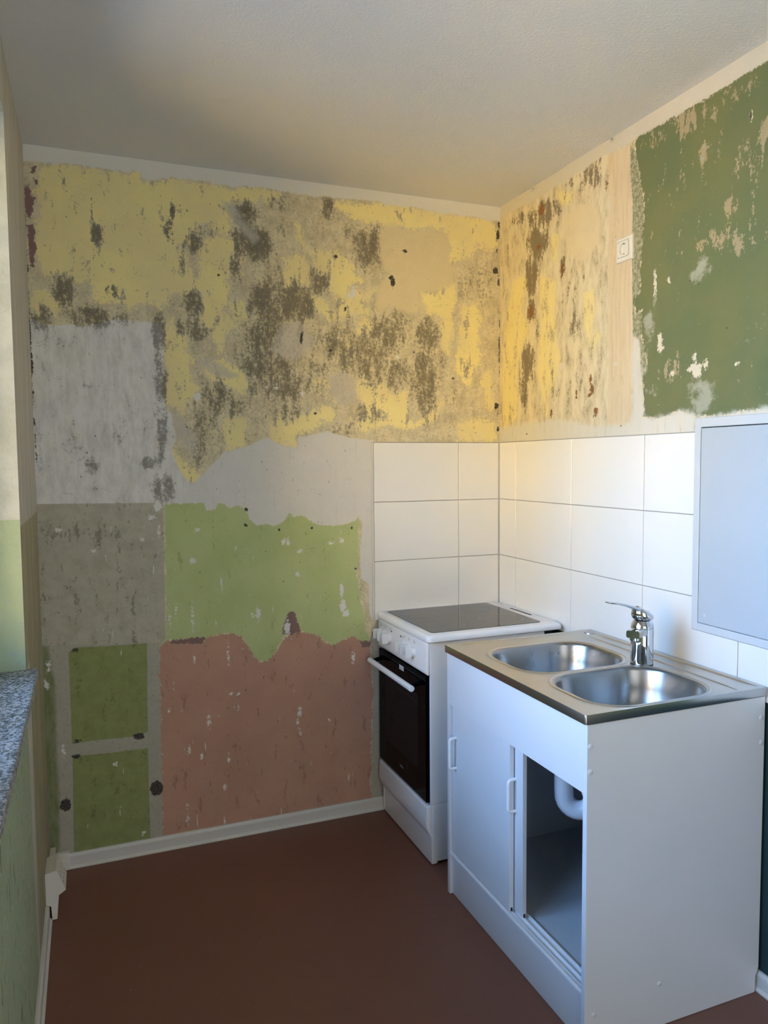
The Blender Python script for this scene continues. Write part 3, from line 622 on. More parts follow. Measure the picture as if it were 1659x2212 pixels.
# ================================================================== THE ROOM
Y_END = -4.25
wall_back = marked_wall('wall_back', 'y', 0.0, -W, 0.0, 0.0, H, 0.005, BACK_MARKS, m_back, 0.24)
tag(wall_back, 'kitchen wall of scraped yellow, grey, green and brown paint behind the cooker')
wall_right = marked_wall('wall_right', 'x', 0.0, -1.75, 0.0, 0.0, H, 0.005, RIGHT_MARKS, m_right, 0.24, extra=(Y_END, -1.75))
tag(wall_right, 'wall of streaked beige and flaking green paint above white tiles')

bm = NB(); box(bm, -W - 0.32, 0.24, Y_END - .2, 0.24, -0.15, 0.0)
floor = tag(link_mesh('floor', bm, m_floor), 'dark brown painted floor', kind='structure')
bm = NB(); box(bm, -W - 0.32, 0.24, Y_END - .2, 0.24, H, H + 0.2)
ceiling = tag(link_mesh('ceiling', bm, m_ceiling), 'white textured ceiling', kind='structure')
bm = NB(); box(bm, -W - 0.32, 0.24, Y_END - .2, Y_END, 0, H)
tag(link_mesh('wall_front', bm, m_outwall), 'pale wall behind the viewer', kind='structure')

# left wall with the window opening
bm = NB()
XL0, XL1 = -W - 0.32, -W
box(bm, XL0, XL1, WIN_Y0, 0.0, 0, H)
box(bm, XL0, XL1, Y_END, WIN_Y1, 0, H)
box(bm, XL0, XL1, WIN_Y1, WIN_Y0, 0, WIN_Z0)
box(bm, XL0, XL1, WIN_Y1, WIN_Y0, WIN_Z1, H)
bm.faces.ensure_lookup_table()
for f in bm.faces:
    c = f.calc_center_median(); 
    if abs(c.x - (XL0 + XL1) / 2) < 0.01 and (abs(c.y - WIN_Y0) < 1e-3 or abs(c.y - WIN_Y1) < 1e-3 or abs(c.z - WIN_Z1) < 1e-3): f.material_index = 1
wall_left = tag(link_mesh('wall_left', bm, [m_left, m_reveal]), 'brush-streaked grey and green wall with the window recess', kind='structure')

# ---- window in the recess
win = thing('window_1', (-W - 0.17, (WIN_Y0 + WIN_Y1) / 2, WIN_Z0), 'window with granite sill in the left wall', kind='structure')
xa, xb = -W - 0.285, -W - 0.22
ym = (WIN_Y0 + WIN_Y1) / 2
fw = 0.055
zb = WIN_Z0 + 0.026
for nm, a, b, c, e in (('frame_post', WIN_Y0 - fw, WIN_Y0, zb, WIN_Z1), ('frame_post', WIN_Y1, WIN_Y1 + fw, zb, WIN_Z1), ('frame_rail', WIN_Y1 + fw, WIN_Y0 - fw, WIN_Z1 - fw, WIN_Z1),
                       ('frame_rail', WIN_Y1 + fw, WIN_Y0 - fw, zb, zb + fw), ('mullion', ym - .03, ym + .03, zb + fw, WIN_Z1 - fw)):
    bm = NB(); box(bm, xa, xb, a, b, c, e, .004); link_mesh(nm, bm, m_winframe, win)
for a, b in ((WIN_Y1 + fw, ym - .03), (ym + .03, WIN_Y0 - fw)):
    sw = 0.05; x0, x1 = xa + .012, xb + .012
    bm = NB(); box(bm, xa + .03, xa + .034, a + sw - .004, b - sw + .004, zb + fw + sw - .004, WIN_Z1 - fw - sw + .004)
    sash = link_mesh('pane', bm, m_pane, win)
    for (p, q, r, s) in ((a, a + sw, zb + fw, WIN_Z1 - fw), (b - sw, b, zb + fw, WIN_Z1 - fw), (a + sw, b - sw, zb + fw, zb + fw + sw), (a + sw, b - sw, WIN_Z1 - fw - sw, WIN_Z1 - fw)):
        bm = NB(); box(bm, x0, x1, p, q, r, s, .003); link_mesh('sash_bar', bm, m_winframe, sash)
    bm = NB(); yh = a + .025 if b > ym else b - .025
    tube(bm, [(x1, yh, 1.62), (x1 + .035, yh, 1.62), (x1 + .04, yh, 1.60), (x1 + .04, yh, 1.50)], .008, 10)
    link_mesh('window_handle', bm, m_winframe, sash, 40)
bm = NB(); box(bm, -W - 0.30, -1.878, WIN_Y1 - 0.02, WIN_Y0 + 0.012, 0.918, 0.946, .003)
link_mesh('window_sill', bm, m_granite, win, props={'label': 'speckled grey granite window sill'})

# ---- baseboards (white plastic skirting with a lip on the floor)
def skirting(name, axis, wallpos, sgn, a, b, label):
    prof = [(0, 0.0), (0.018, 0.0), (0.019, 0.004), (0.015, 0.009), (0.012, 0.012), (0.0115, 0.040), (0.0125, 0.046), (0.010, 0.052), (0.006, 0.056), (0, 0.056)]
    bm = NB()
    prism(bm, [(wallpos + sgn * u, v) for u, v in prof], {'y': 'x', 'x': 'y'}[axis], a, b)
    return tag(link_mesh(name, bm, m_white_paint, smooth=35), label, kind='structure')
skirting('baseboard_back', 'y', 0.0, -1, -1.842, -0.02, 'white skirting board along the back wall')
skirting('baseboard_left', 'x', -W, 1, -0.335, Y_END, 'white skirting board along the left wall')
skirting('baseboard_right', 'x', 0.0, -1, -1.44, Y_END, 'white skirting board along the right wall')

# ---- tiles
TT = 0.006
def tile(parent, poly, axis):
    bm = NB()
    g = 0.0013
    cx = sum(p[0] for p in poly) / len(poly)
    if axis == 'back': prism(bm, poly, 'y', -0.0005, -TT)
    else: prism(bm, poly, 'x', -0.0005, -TT)
    face = max(bm.faces, key=lambda f: (-f.calc_center_median().y if axis == 'back' else -f.calc_center_median().x))
    bmesh.ops.bevel(bm, geom=list(face.edges), offset=0.0012, segments=1, affect='EDGES')
    return link_mesh('tile', bm, m_tile, parent)
G = 0.0013
rows = [(1.338, 1.591), (1.085, 1.338), (0.832, 1.085)]
for z0, z1 in rows:
    for x0, x1 in ((-.613, -.210), (-.210, -.008)):
        tile(wall_back, [(x0 + G, z0 + G), (x1 - G, z0 + G), (x1 - G, z1 - G), (x0 + G, z1 - G)], 'back')
PZ0, PZ1, PY = 0.984, 1.632, -1.180     # access panel edges
for z0, z1 in rows:
    for y0, y1 in ((-.148, -.009), (-.551, -.148), (-.954, -.551)):
        tile(wall_right, [(y0 + G, z0 + G), (y1 - G, z0 + G), (y1 - G, z1 - G), (y0 + G, z1 - G)], 'right')
    if z0 > 1: tile(wall_right, [(PY + .001, z0 + G), (-.954 - G, z0 + G), (-.954 - G, z1 - G), (PY + .001, z1 - G)], 'right')
tile(wall_right, [(-1.357 + G, .832 + G), (-.954 - G, .832 + G), (-.954 - G, 1.085 - G), (PY + .001, 1.085 - G), (PY + .001, PZ0 - .002), (-1.357 + G, PZ0 - .002)], 'right')
tile(wall_right, [(-1.74, .832 + G), (-1.357 - G, .832 + G), (-1.357 - G, PZ0 - .002), (-1.74, PZ0 - .002)], 'right')
bm = NB(); box(bm, -.615, -.001, -.0032, -.0003, .832, 1.5925); link_mesh('tile_grout', bm, m_grout, wall_back)
bm = NB(); box(bm, -.0032, -.0003, PY - .01, -.0035, .832, 1.5925); link_mesh('tile_grout', bm, m_grout, wall_right)
bm = NB(); box(bm, -.0032, -.0003, -1.74, PY - .01, .832, PZ0); link_mesh('tile_grout', bm, m_grout, wall_right)
bm = NB(); prism(bm, [(-.0095, -.0003), (-.0003, -.0003), (-.0003, -.0095), (-.0065, -.0065)], 'z', .832, 1.5915); link_mesh('corner_seal', bm, m_seal, wall_back)
bm = NB(); box(bm, -.621, -.6135, -.0085, -.0003, .832, 1.594, .001); tag(link_mesh('trim_1', bm, m_white_paint), 'white edge strip beside the tiles on the back wall', kind='structure')

# ================================================================== ACCESS PANEL (right wall)
ap = thing('access_panel', (0, -1.45, PZ0), 'large white access panel with a slim frame in the right wall beside the tiles', 'panel')
PY2 = -1.735
fwid = .024
for (a, b, c, e) in ((PY - fwid, PY, PZ0, PZ1), (PY2, PY2 + fwid, PZ0, PZ1), (PY2 + fwid, PY - fwid, PZ1 - fwid - .004, PZ1), (PY2 + fwid, PY - fwid, PZ0, PZ0 + fwid)):
    bm = NB(); box(bm, -.010, -.0004, a, b, c, e, .0015, 1)
    link_mesh('frame_rail', bm, m_panel_frame, ap)
bm = NB(); box(bm, -.0025, -.0005, PY2 + fwid, PY - fwid, PZ0 + fwid, PZ1 - fwid); link_mesh('panel_seal', bm, m_black, ap)
bm = NB(); box(bm, -.0085, -.0026, PY2 + fwid + .002, PY - fwid - .0018, PZ0 + fwid + .0016, PZ1 - fwid - .0068, .0008, 1)
pdoor = link_mesh('panel_door', bm, m_panel, ap)
# small lock button
bm = NB(); disc_stack(bm, (-.0085, PY - fwid - .029, PZ0 + fwid + .028), (-1, 0, 0), [(-.001, .0045), (.0008, .0045), (.0014, .0025)], 12)
link_mesh('panel_latch', bm, m_panel_frame, pdoor, 30)

# ================================================================== WALL SOCKET
ws = thing('wall_socket', (0, -.842, 2.226), 'square cream power socket high on the right wall beside the green paint', 'socket')
cy, cz = -.842, 2.226
bm = NB()
loft(bm, [[(x, cy + u * h, cz + v * h) for u, v in ((-1, -1), (1, -1), (1, 1), (-1, 1))] for x, h in ((0, .0405), (-.006, .0405), (-.009, .0375), (-.010, .0285), (-.0065, .0278))], False, True)
link_mesh('socket_frame', bm, m_plastic, ws)
bm = NB()
n = 28
ring = [(math.cos(2 * math.pi * k / n), math.sin(2 * math.pi * k / n)) for k in range(n)]
def sq(k, h):
    c, s = ring[k]; m_ = max(abs(c), abs(s)); return (cy + c / m_ * h, cz + s / m_ * h)
rings = [[(-.0064, *sq(k, .0262)) for k in range(n)], [(-.0125, *sq(k, .0258)) for k in range(n)], [(-.0125, cy + c * .0205, cz + s * .0205) for c, s in ring], [(-.0115, cy + c * .0195, cz + s * .0195) for c, s in ring], [(-.0005, cy + c * .0188, cz + s * .0188) for c, s in ring]]
loft(bm, rings, False, False)
ins = link_mesh('socket_insert', bm, m_plastic, ws, 40)
bm = NB(); disc_stack(bm, (-.0004, cy, cz), (-1, 0, 0), [(0, .0192), (.0004, .0192)], 24); link_mesh('recess', bm, m_recess_shade, ins, 40)
for dy in (-.0095, .0095):
    bm = NB(); disc_stack(bm, (-.0006, cy + dy, cz), (-1, 0, 0), [(0, .0028), (.0005, .0028)], 10); link_mesh('pin_hole', bm, m_black, ins)
for s_ in (-1, 1):
    bm = NB(); box(bm, -.010, -.001, cy - .003, cy + .003, cz + s_ * .0165 - .0016, cz + s_ * .0165 + .0016, .0006, 1); link_mesh('earth_clip', bm, m_chrome, ins)

# ================================================================== SKIRTING SOCKET BOX in the left corner
sb = thing('skirting_socket', (-W, -.28, 0), 'white plastic socket box clipped over the skirting board in the left corner', 'socket')
bm = NB()
prof = [(-W + .0005, .058), (-1.890, .052), (-1.890, .004), (-1.874, .004), (-1.869, .086), (-1.845, .098), (-1.8725, .170), (-W + .0005, .163)]
prism(bm, prof, 'y', -.340, -.222, .0018)
body = link_mesh('socket_body', bm, m_plastic, sb)
bm = NB()
A = Vector((-1.845, 0, .098)); B_ = Vector((-1.8725, 0, .170)); nrm = Vector((.072, 0, .0275)).normalized(); dv = (B_ - A).normalized()
for yy in (-.320, -.296, -.264, -.240):
    for t in (.022, .046):
        p = A + dv * t + Vector((0, yy, 0)); disc_stack(bm, p, nrm, [(-.001, .0021), (.0006, .0021)], 8)
link_mesh('socket_holes', bm, m_shadow_gap, body, props={'kind': 'stuff'})
bm = NB(); prism(bm, [(-W + .0005, .02), (-1.889, .02), (-1.889, .094), (-W + .0005, .094)], 'y', -.221, -.012, .002)
link_mesh('corner_cover', bm, m_plastic, sb)
bm = NB(); box(bm, -1.888, -1.842, -.022, -.001, .001, .068, .002)
link_mesh('corner_cover', bm, m_plastic, sb)

# two painted-over hooks at the top of the right wall
for (y_, z_, ln, lab) in ((-.276, 2.613, .016, 'painted screw hook at the ceiling edge, nearer the room corner'), (-.764, 2.620, .010, 'tiny bent nail at the ceiling edge, above the green paint')):
    h = thing('wall_hook', (0, y_, z_), lab, 'hook')
    bm = NB(); tube(bm, [(.002, y_, z_), (-ln * .6, y_, z_), (-ln, y_ - .003, z_ - .006)], .0032, 8); link_mesh('shank', bm, m_outwall, h, 40)
    bm = NB(); disc_stack(bm, (-ln, y_ - .003, z_ - .006), (-.6, -.2, -.6), [(-.001, .005), (.003, .0055), (.004, .003)], 10); link_mesh('tip', bm, m_outwall, h, 40)

# ================================================================== COOKER
SX, SY = -.600, -.262
st = thing('cooker', (-.30, SY, 0), 'white electric cooker with black hob and black oven door in the tiled corner', 'cooker')
parts = []
y0, y1 = -.508, -.016          # right and left side
bm = NB()
box(bm, -.586, -.095, y0, y0 + .012, .232, .8435, .002)
box(bm, -.578, -.095, y0, y0 + .012, .012, .2318, .002)
box(bm, -.586, -.095, y1 - .012, y1, .012, .846, .002)
box(bm, -.107, -.095, y0 + .012, y1 - .012, .012, .846)
box(bm, -.57, -.107, y0 + .012, y1 - .012, .012, .03)
box(bm, -.575, -.107, y0 + .012, y1 - .012, .83, .846)
cabinet_ = link_mesh('body', bm, m_stove, st)
bm = NB(); box(bm, -.565, -.11, y0 + .013, y1 - .013, .031, .829); link_mesh('oven_cavity', bm, m_black, st)
bm = NB(); box(bm, -.094, -.045, y0 + .02, y1 - .02, .70, .838, .003); link_mesh('rear_gap_box', bm, m_shadow_gap, st)  # dark box in the gap behind the cooker body
# top plate with rounded rim
bm = NB()
tp = rrect(-.605, -.018, -.524, -.010, .022, 6)
def shrink(r, d): 
    cx = -.3115; cy_ = -.267
    return [(cx + (x - cx) * (1 - d / .2935), cy_ + (y - cy_) * (1 - d / .257)) for x, y in r]
loft(bm, [[(x, y, z) for x, y in shrink(tp, dd)] for z, dd in ((.849, .001), (.852, .0), (.862, .0005), (.8675, .003), (.8715, .008), (.873, .014))])
link_mesh('top_plate', bm, m_stove, st, 50)
bm = NB(); box(bm, -.592, -.03, y0 + .005, y1 - .004, .8462, .849); link_mesh('top_gap_shade', bm, m_shadow_gap, st)  # dark sheet put in to deepen the shade under the top plate
bm = NB()
gp = rrect(-.568, -.088, -.480, -.034, .018, 5)
loft(bm, [[(x, y, .8731) for x, y in gp], [(x, y, .8747) for x, y in gp]])
hob = link_mesh('hob', bm, m_hob, st)
def ring_print(cx, cy_, r, w, name='zone_ring'):
    bm = NB(); n = 48
    a = [bm.verts.new((cx + r * math.cos(2 * math.pi * k / n), cy_ + r * math.sin(2 * math.pi * k / n), .8749)) for k in range(n)]
    b = [bm.verts.new((cx + (r - w) * math.cos(2 * math.pi * k / n), cy_ + (r - w) * math.sin(2 * math.pi * k / n), .8749)) for k in range(n)]
    for k in range(n): bm.faces.new((a[k], a[(k + 1) % n], b[(k + 1) % n], b[k]))
    link_mesh(name, bm, m_ring, hob)
ring_print(-.455, -.147, .090, .0016)
ring_print(-.455, -.372, .072, .0016)
ring_print(-.205, -.140, .072, .0016)
ring_print(-.205, -.362, .090, .0016)
bm = NB()
vs = rrect(-.056, -.046, -.345, -.180, .004, 4)
loft(bm, [[(x, y, .8728) for x, y in vs], [(x, y, .8736) for x, y in vs]]); link_mesh('vent_slot', bm, m_black, st)
# control panel
bm = NB()
prof = [(-.586, .727), (-.592, .722), (-.598, .724), (-.602, .735), (-.600, .838), (-.596, .8432), (-.586, .8432)]
prism(bm, prof, 'y', y0 + .001, y1 + .002, .003)
cp = link_mesh('control_panel', bm, m_stove, st, 50)
bm = NB(); disc_stack(bm, (0, 0, 0), (-1, 0, 0), [(-.001, .0205), (.003, .0205), (.004, .0195), (.012, .0175), (.013, .016)], 28)
k0 = link_mesh('knob', bm, m_knob, cp, 35)
bm = NB(); box(bm, -.034, -.0115, -.0056, .0056, -.0205, .0205, .0016); g0 = link_mesh('knob_grip', bm, m_knob, k0)
bm = NB(); box(bm, -.0042, -.0030, -.0008, .0008, .0165, .0195); box(bm, -.0060, -.0045, .012, .0165, -.012, -.0105); box(bm, -.0085, -.0070, .0105, .016, -.014, -.0125); p0 = link_mesh('knob_mark', bm, m_print, k0, props={'kind': 'stuff'})
off = -ORG[cp.name]
for i, (ky) in enumerate((-.047, -.093, -.150, -.292, -.340, -.391)):
    if i == 0: k = k0; g = g0; p = p0
    else:
        k = k0.copy(); g = g0.copy(); p = p0.copy()
        for o in (k, g, p): COL.objects.link(o)
        k.parent = cp; g.parent = k; p.parent = k
    k.location = Vector((-.6015, ky, .786))
# the knob meshes were shifted by the cooker's origin: put them back at their own origin
for o in (k0, g0, p0): o.data.transform(Matrix.Translation(ORG[cp.name]))
for o in bpy.data.objects:
    if o.name.split('.')[0] == 'knob': o.location = Vector(o.location) - ORG[cp.name]
for ly in (-.166, -.262):
    bm = NB(); disc_stack(bm, (-.6008, ly, .818), (-1, 0, 0), [(-.001, .0036), (.0008, .0036), (.0014, .002)], 12); link_mesh('indicator_light', bm, m_shadow_gap, cp)
# faint printed symbols above the knobs
bm = NB()
for ky in (-.047, -.093, -.150, -.292, -.340, -.391):
    z_ = .820
    for a, b, c, e in ((-.005, .005, 0, .0008), (-.005, .005, .007, .0078), (-.005, -.0042, .0008, .007), (.0042, .005, .0008, .007)):
        box(bm, -.6012, -.6005, ky - .004 + a, ky - .004 + b, z_ + c, z_ + e)
box(bm, -.6014, -.6008, -.280, -.273, .815, .816); box(bm, -.6014, -.6008, -.280, -.2792, .815, .823); box(bm, -.6014, -.6008, -.2738, -.273, .815, .823)
link_mesh('symbol_print', bm, m_ring, cp, props={'kind': 'stuff'})
# oven door
bm = NB(); box(bm, -.600, -.575, y0 + .012, y1 - .002, .238, .716, .003)
od = link_mesh('oven_door', bm, m_glass_black, st)
bm = NB(); box(bm, -.6004, -.5995, -.425, -.090, .345, .632); link_mesh('oven_window', bm, m_window_glass, od)
for z_ in (.600, .622):
    bm = NB(); box(bm, -.6007, -.6003, -.424, -.19, z_, z_ + .0008); link_mesh('rack_line', bm, m_window_line, od)
bm = NB(); box(bm, -.6012, -.575, y0 + .014, y1 - .004, .700, .7035); link_mesh('door_trim', bm, m_shadow_gap, od)
bm = NB()
hx, hz = -.648, .672
tube(bm, [(hx, -.478, hz), (hx, -.476, hz), (hx, -.034, hz), (hx, -.032, hz)], [.0095, .0115, .0115, .0095], 16)
dh = link_mesh('door_handle', bm, m_stove, od, 40)
for hy in (-.45, -.06):
    bm = NB(); tube(bm, [(-.599, hy, hz + .012), (-.640, hy, hz + .002)], .009, 12); link_mesh('handle_post', bm, m_glass_black, dh, 40)
# sticker with marks, printed logo
bm = NB(); box(bm, -.6013, -.6006, -.290, -.246, .6835, .702); stk = link_mesh('door_sticker', bm, m_sticker, od)
def text(name, body, size, loc, mat, parent, bold=0.0):
    cu = bpy.data.curves.new(name, 'FONT'); cu.body = body; cu.size = size; cu.align_x = 'CENTER'; cu.align_y = 'CENTER'; cu.extrude = .0001; cu.offset = bold
    tmp = bpy.data.objects.new('t', cu); COL.objects.link(tmp)
    bpy.context.view_layer.update()
    me = bpy.data.meshes.new_from_object(tmp.evaluated_get(bpy.context.evaluated_depsgraph_get()))
    bpy.data.objects.remove(tmp); bpy.data.curves.remove(cu)
    me.name = name
    # text plane faces -X: text x -> -Y, text y -> Z
    me.transform(Matrix.Translation(Vector(loc)) @ Matrix(((0, 0, -1, 0), (-1, 0, 0, 0), (0, 1, 0, 0), (0, 0, 0, 1))))
    org = ORG[parent.name]; me.transform(Matrix.Translation(-org))
    me.materials.clear(); me.materials.append(mat)
    o = bpy.data.objects.new(name, me); COL.objects.link(o); o.parent = parent; ORG[o.name] = org
    return o
bm = NB()
for pts in ([(.017, -.006), (.017, .002)], [(.011, .001), (.006, .0055)], [(.011, -.004), (.004, -.004), (.001, .000), (-.005, .001)], [(.000, -.004), (-.006, -.006), (-.008, -.006)], [(-.0145, -.006), (-.0145, .001)]):
    for (a, b), (c, e) in zip(pts, pts[1:]):
        v = Vector((0, c - a, e - b)); L = v.length; v.normalize(); nn = Vector((0, -v.z, v.y)) * .0012
        P0 = Vector((-.6016, -.268 + a, .693 + b)); P1 = Vector((-.6016, -.268 + c, .693 + e))
        bm.faces.new([bm.verts.new(q) for q in (P0 - nn, P1 - nn, P1 + nn, P0 + nn)])
link_mesh('sticker_print', bm, m_print, od, props={'kind': 'stuff'})
text('door_logo', 'beko', .018, (-.6006, -.262, .290), m_logo, od, .0003)
# drawer and plinth
bm = NB()
prof = [(-.577, .100), (-.584, .104), (-.602, .140), (-.604, .160), (-.602, .222), (-.598, .229), (-.577, .229)]
prism(bm, prof, 'y', y0 + .002, y1 - .001, .003)
link_mesh('drawer_front', bm, m_stove, st, 50)
bm = NB(); box(bm, -.583, -.560, y0 + .0005, y1, .004, .108, .002); link_mesh('plinth', bm, m_stove, st)

# ================================================================== SINK CABINET
CX0, CX1, CY0, CY1, CZ = -.604, -.012, -1.461, -.682, .853
sc_ = thing('sink_cabinet', (-.30, -1.07, 0), 'white sink base cabinet with sliding doors, right side open', 'cabinet')
T = .016
def side(ya, yb, name):
    bm = NB()
    prism(bm, [(CX0, 0.001), (CX1 - .012, 0.001), (CX1 - .012, .050), (CX1, .072), (CX1, CZ), (CX0, CZ)], 'y', ya, yb, .0008)
    return link_mesh(name, bm, m_board, sc_)
near = side(CY0, CY0 + T, 'side_panel')
side(CY1 - T, CY1, 'side_panel')
ya, yb = CY0 + T, CY1 - T
bm = NB(); box(bm, CX0 + .0005, CX0 + .0078, ya, yb, .674, CZ - .001, .0008); link_mesh('front_rail', bm, m_board, sc_)
bm = NB(); box(bm, CX0 + .012, CX0 + .024, ya, yb, .001, .138, .0008); link_mesh('plinth', bm, m_board, sc_)
bm = NB(); box(bm, CX0 + .026, -.045, ya, yb, .124, .140); link_mesh('bottom_shelf', bm, m_board, sc_)
bm = NB(); box(bm, -.045, -.030, ya, yb, .60, CZ - .001); link_mesh('rear_rail', bm, m_board, sc_)
bm = NB()
box(bm, CX0 + .004, CX0 + .060, ya, yb, .1405, .146)
trk = link_mesh('door_track', bm, m_stove, sc_)
for xr in (.006, .0155, .034, .054):
    bm = NB(); box(bm, CX0 + xr, CX0 + xr + .0035, ya, yb, .1455, .152); link_mesh('track_ridge', bm, m_stove, trk)
def d_handle(y_, z0, z1, xd, parent):
    bm = NB(); o = .025; r = .012
    path = [(xd, y_, z1)] + [tuple(p) for p in arc((xd - o + r, y_, z1), (xd - o, y_, z1), (xd - o, y_, z1 - r), 6)] + [tuple(p) for p in arc((xd - o, y_, z0 + r), (xd - o, y_, z0), (xd - o + r, y_, z0), 6)] + [(xd, y_, z0)]
    tube(bm, path, .0052, 12)
    link_mesh('handle', bm, m_plastic_w, parent, 40)
m_plastic_w = plain('handle_white', (234, 234, 234), 0.3)
for (xd, a, b, lab, hy, z0_, z1_) in ((CX0 + .0105, -1.078, -.700, 'closed front sliding door', -.728, .461, .566), (CX0 + .0285, -1.121, -.74, 'rear sliding door pushed back behind the front one', -1.081, .463, .560)):
    bm = NB()
    box(bm, xd, xd + .014, a, b, .1525, .690, .001)
    dd = link_mesh('sliding_door', bm, m_board, sc_, props={'label': lab})
    d_handle(hy, z0_, z1_, xd, dd)
    bm = NB(); box(bm, xd + .004, xd + .0105, a - .0006, a + .004, .1515, .163); link_mesh('guide_slot', bm, m_black, dd)
for (x_, z_) in ((-.597, .798), (-.597, .732), (-.028, .795), (-.026, .724), (-.369, .119), (-.579, .093)):
    bm = NB(); disc_stack(bm, (x_ + .003, CY0, z_), (0, -1, 0), [(-.001, .0072), (.0008, .0072), (.0016, .0060)], 18); link_mesh('screw_cap', bm, m_board, near, 35)

# ================================================================== STAINLESS SINK TOP
ks = thing('sink', (-.30, -1.07, .853), 'stainless steel double bowl sink top on the white cabinet', 'sink')
ZT = .8795
X0, X1, Ya, Yb = -.6115, -.007, -1.4635, -.679
BW = [(-.541, -.157, -1.113, -.803, .105), (-.537, -.149, -1.455 + .006, -1.146, .105)]
bm = NB()
outer = rrect(X0, X1, Ya, Yb, .004, 3)
def mkloop(pts, z):
    v = [bm.verts.new((x, y, z)) for x, y in pts]
    e = [bm.edges.new((v[i], v[(i + 1) % len(v)])) for i in range(len(v))]
    return v, e
ov, oe = mkloop(outer, ZT)
es = list(oe); holes = []
for (a, b, c, e, r) in BW:
    hv, he = mkloop(rrect(a, b, c, e, r, 12), ZT); es += he; holes.append(hv)
bmesh.ops.triangle_fill(bm, use_beauty=True, use_dissolve=False, edges=es)
link_mesh('sink_top', bm, m_steel, ks)
bm = NB()
loft(bm, [[(x, y, z) for x, y in rrect(X0 + i, X1 - i, Ya + i, Yb - i, .004, 3)] for z, i in ((ZT, .0), (ZT - .0015, -.0006), (CZ + .0025, -.0006), (CZ + .002, .002))], False, False)
link_mesh('sink_rim', bm, m_edge, ks, 30)
for (a, b, c, e, r) in BW:
    bm = NB()
    rings = []
    for z, i in ((ZT + .0002, -.0005), (ZT - .0015, .002), (ZT - .005, .0045), (ZT - .010, .006), (ZT - .060, .012), (ZT - .105, .022), (ZT - .128, .034), (ZT - .142, .052), (ZT - .149, .078), (ZT - .151, .11)):
        rings.append([(x, y, z) for x, y in rrect(a + i, b - i, c + i, e - i, max(r - i * .35, .03), 12)])
    loft(bm, rings, False, True)
    bw = link_mesh('bowl', bm, m_bowl, ks, 60)
    bm = NB(); disc_stack(bm, ((a + b) / 2, (c + e) / 2, ZT - .151), (0, 0, 1), [(-.002, .045), (.002, .045), (.003, .040), (.001, .028), (.0012, .001)], 28); link_mesh('drain_strainer', bm, m_chrome, bw, 40)
# pressed beads around the bowls and along the edges
def bead(path, w, h, name='pressed_bead', mat=None):
    bm = NB(); rings = []
    P = [Vector((x, y, ZT)) for x, y in path]
    cl = (P[0] - P[-1]).length < 1e-6
    for i, p in enumerate(P):
        d = (P[min(i + 1, len(P) - 1)] - P[max(i - 1, 0)])
        if cl and i in (0, len(P) - 1): d = P[1] - P[-2]
        d.normalize(); s = Vector((-d.y, d.x, 0))
        k = 1.0 if cl else min(1.0, .25 + .75 * min(i, len(P) - 1 - i))
        rings.append([p + s * (w * k * t) + Vector((0, 0, (h * k + .0008) * (1 - t * t) - .0008)) for t in (-1, -.75, -.4, 0, .4, .75, 1)])
    R_ = [[bm.verts.new(q) for q in r] for r in rings]
    for a, b in zip(R_, R_[1:]):
        for k in range(6): bm.faces.new((a[k], a[k + 1], b[k + 1], b[k]))
    return link_mesh(name, bm, mat or m_steel, ks, 60)
def line(p, q, n=14): return [(p[0] + (q[0] - p[0]) * i / n, p[1] + (q[1] - p[1]) * i / n) for i in range(n + 1)]
for (a, b, c, e, r) in BW:
    rr = rrect(a - .012, b + .012, max(c - .012, Ya + .010), e + .012 if e > -1 else e + .010, r + .008, 12); bead(rr + rr[:1], .006, .0030)
bead(line((-.040, -.757), (-.030, -1.447)), .0085, .0045)
bead(line((-.085, -.780), (-.105, -1.452)), .004, .0028)
bead(line((-.575, -.694), (-.090, -.694)), .004, .0030)
bead(line((-.555, -.703), (-.42, -.703)), .006, .0030)
bm = NB(); disc_stack(bm, (-.048, -.728, ZT), (0, 0, 1), [(-.001, .020), (.0025, .020), (.0035, .017), (.002, .013), (.0022, .001)], 24); link_mesh('hole_plug', bm, m_steel, ks, 40)
# overflow fitting in the rear bowl (little chrome bracket by the tap)
ox, oy = -.222, -1.098
bm = NB()
box(bm, ox - .026, ox - .023, oy + .026, oy + .030, ZT - .038, ZT - .010, .0006, 1)
box(bm, ox + .002, ox + .005, oy + .020, oy + .026, ZT - .034, ZT - .016, .0006, 1)
tube(bm, [(ox - .026, oy + .028, ZT - .030), (ox + .004, oy + .022, ZT - .024)], .003, 8)
tube(bm, [(ox - .010, oy + .026, ZT - .026), (ox - .004, oy - .016, ZT - .030)], .004, 8)
link_mesh('overflow_fitting', bm, m_chrome, ks, props={'kind': 'stuff'})

# ================================================================== TAP
TX, TY = -.161, -1.137
tp_ = thing('tap', (TX, TY, ZT), 'chrome single-lever mixer tap standing between the two bowls', 'tap')
bm = NB(); disc_stack(bm, (TX, TY, ZT), (0, 0, 1), [(0, .034), (.003, .034)], 32); link_mesh('base_seal', bm, m_black, tp_, 40)
bm = NB(); disc_stack(bm, (TX, TY, ZT), (0, 0, 1), [(.003, .0335), (.006, .034), (.120, .0335), (.124, .0325), (.137, .0255), (.1375, .01)], 40); link_mesh('tap_body', bm, m_chrome, tp_, 35)
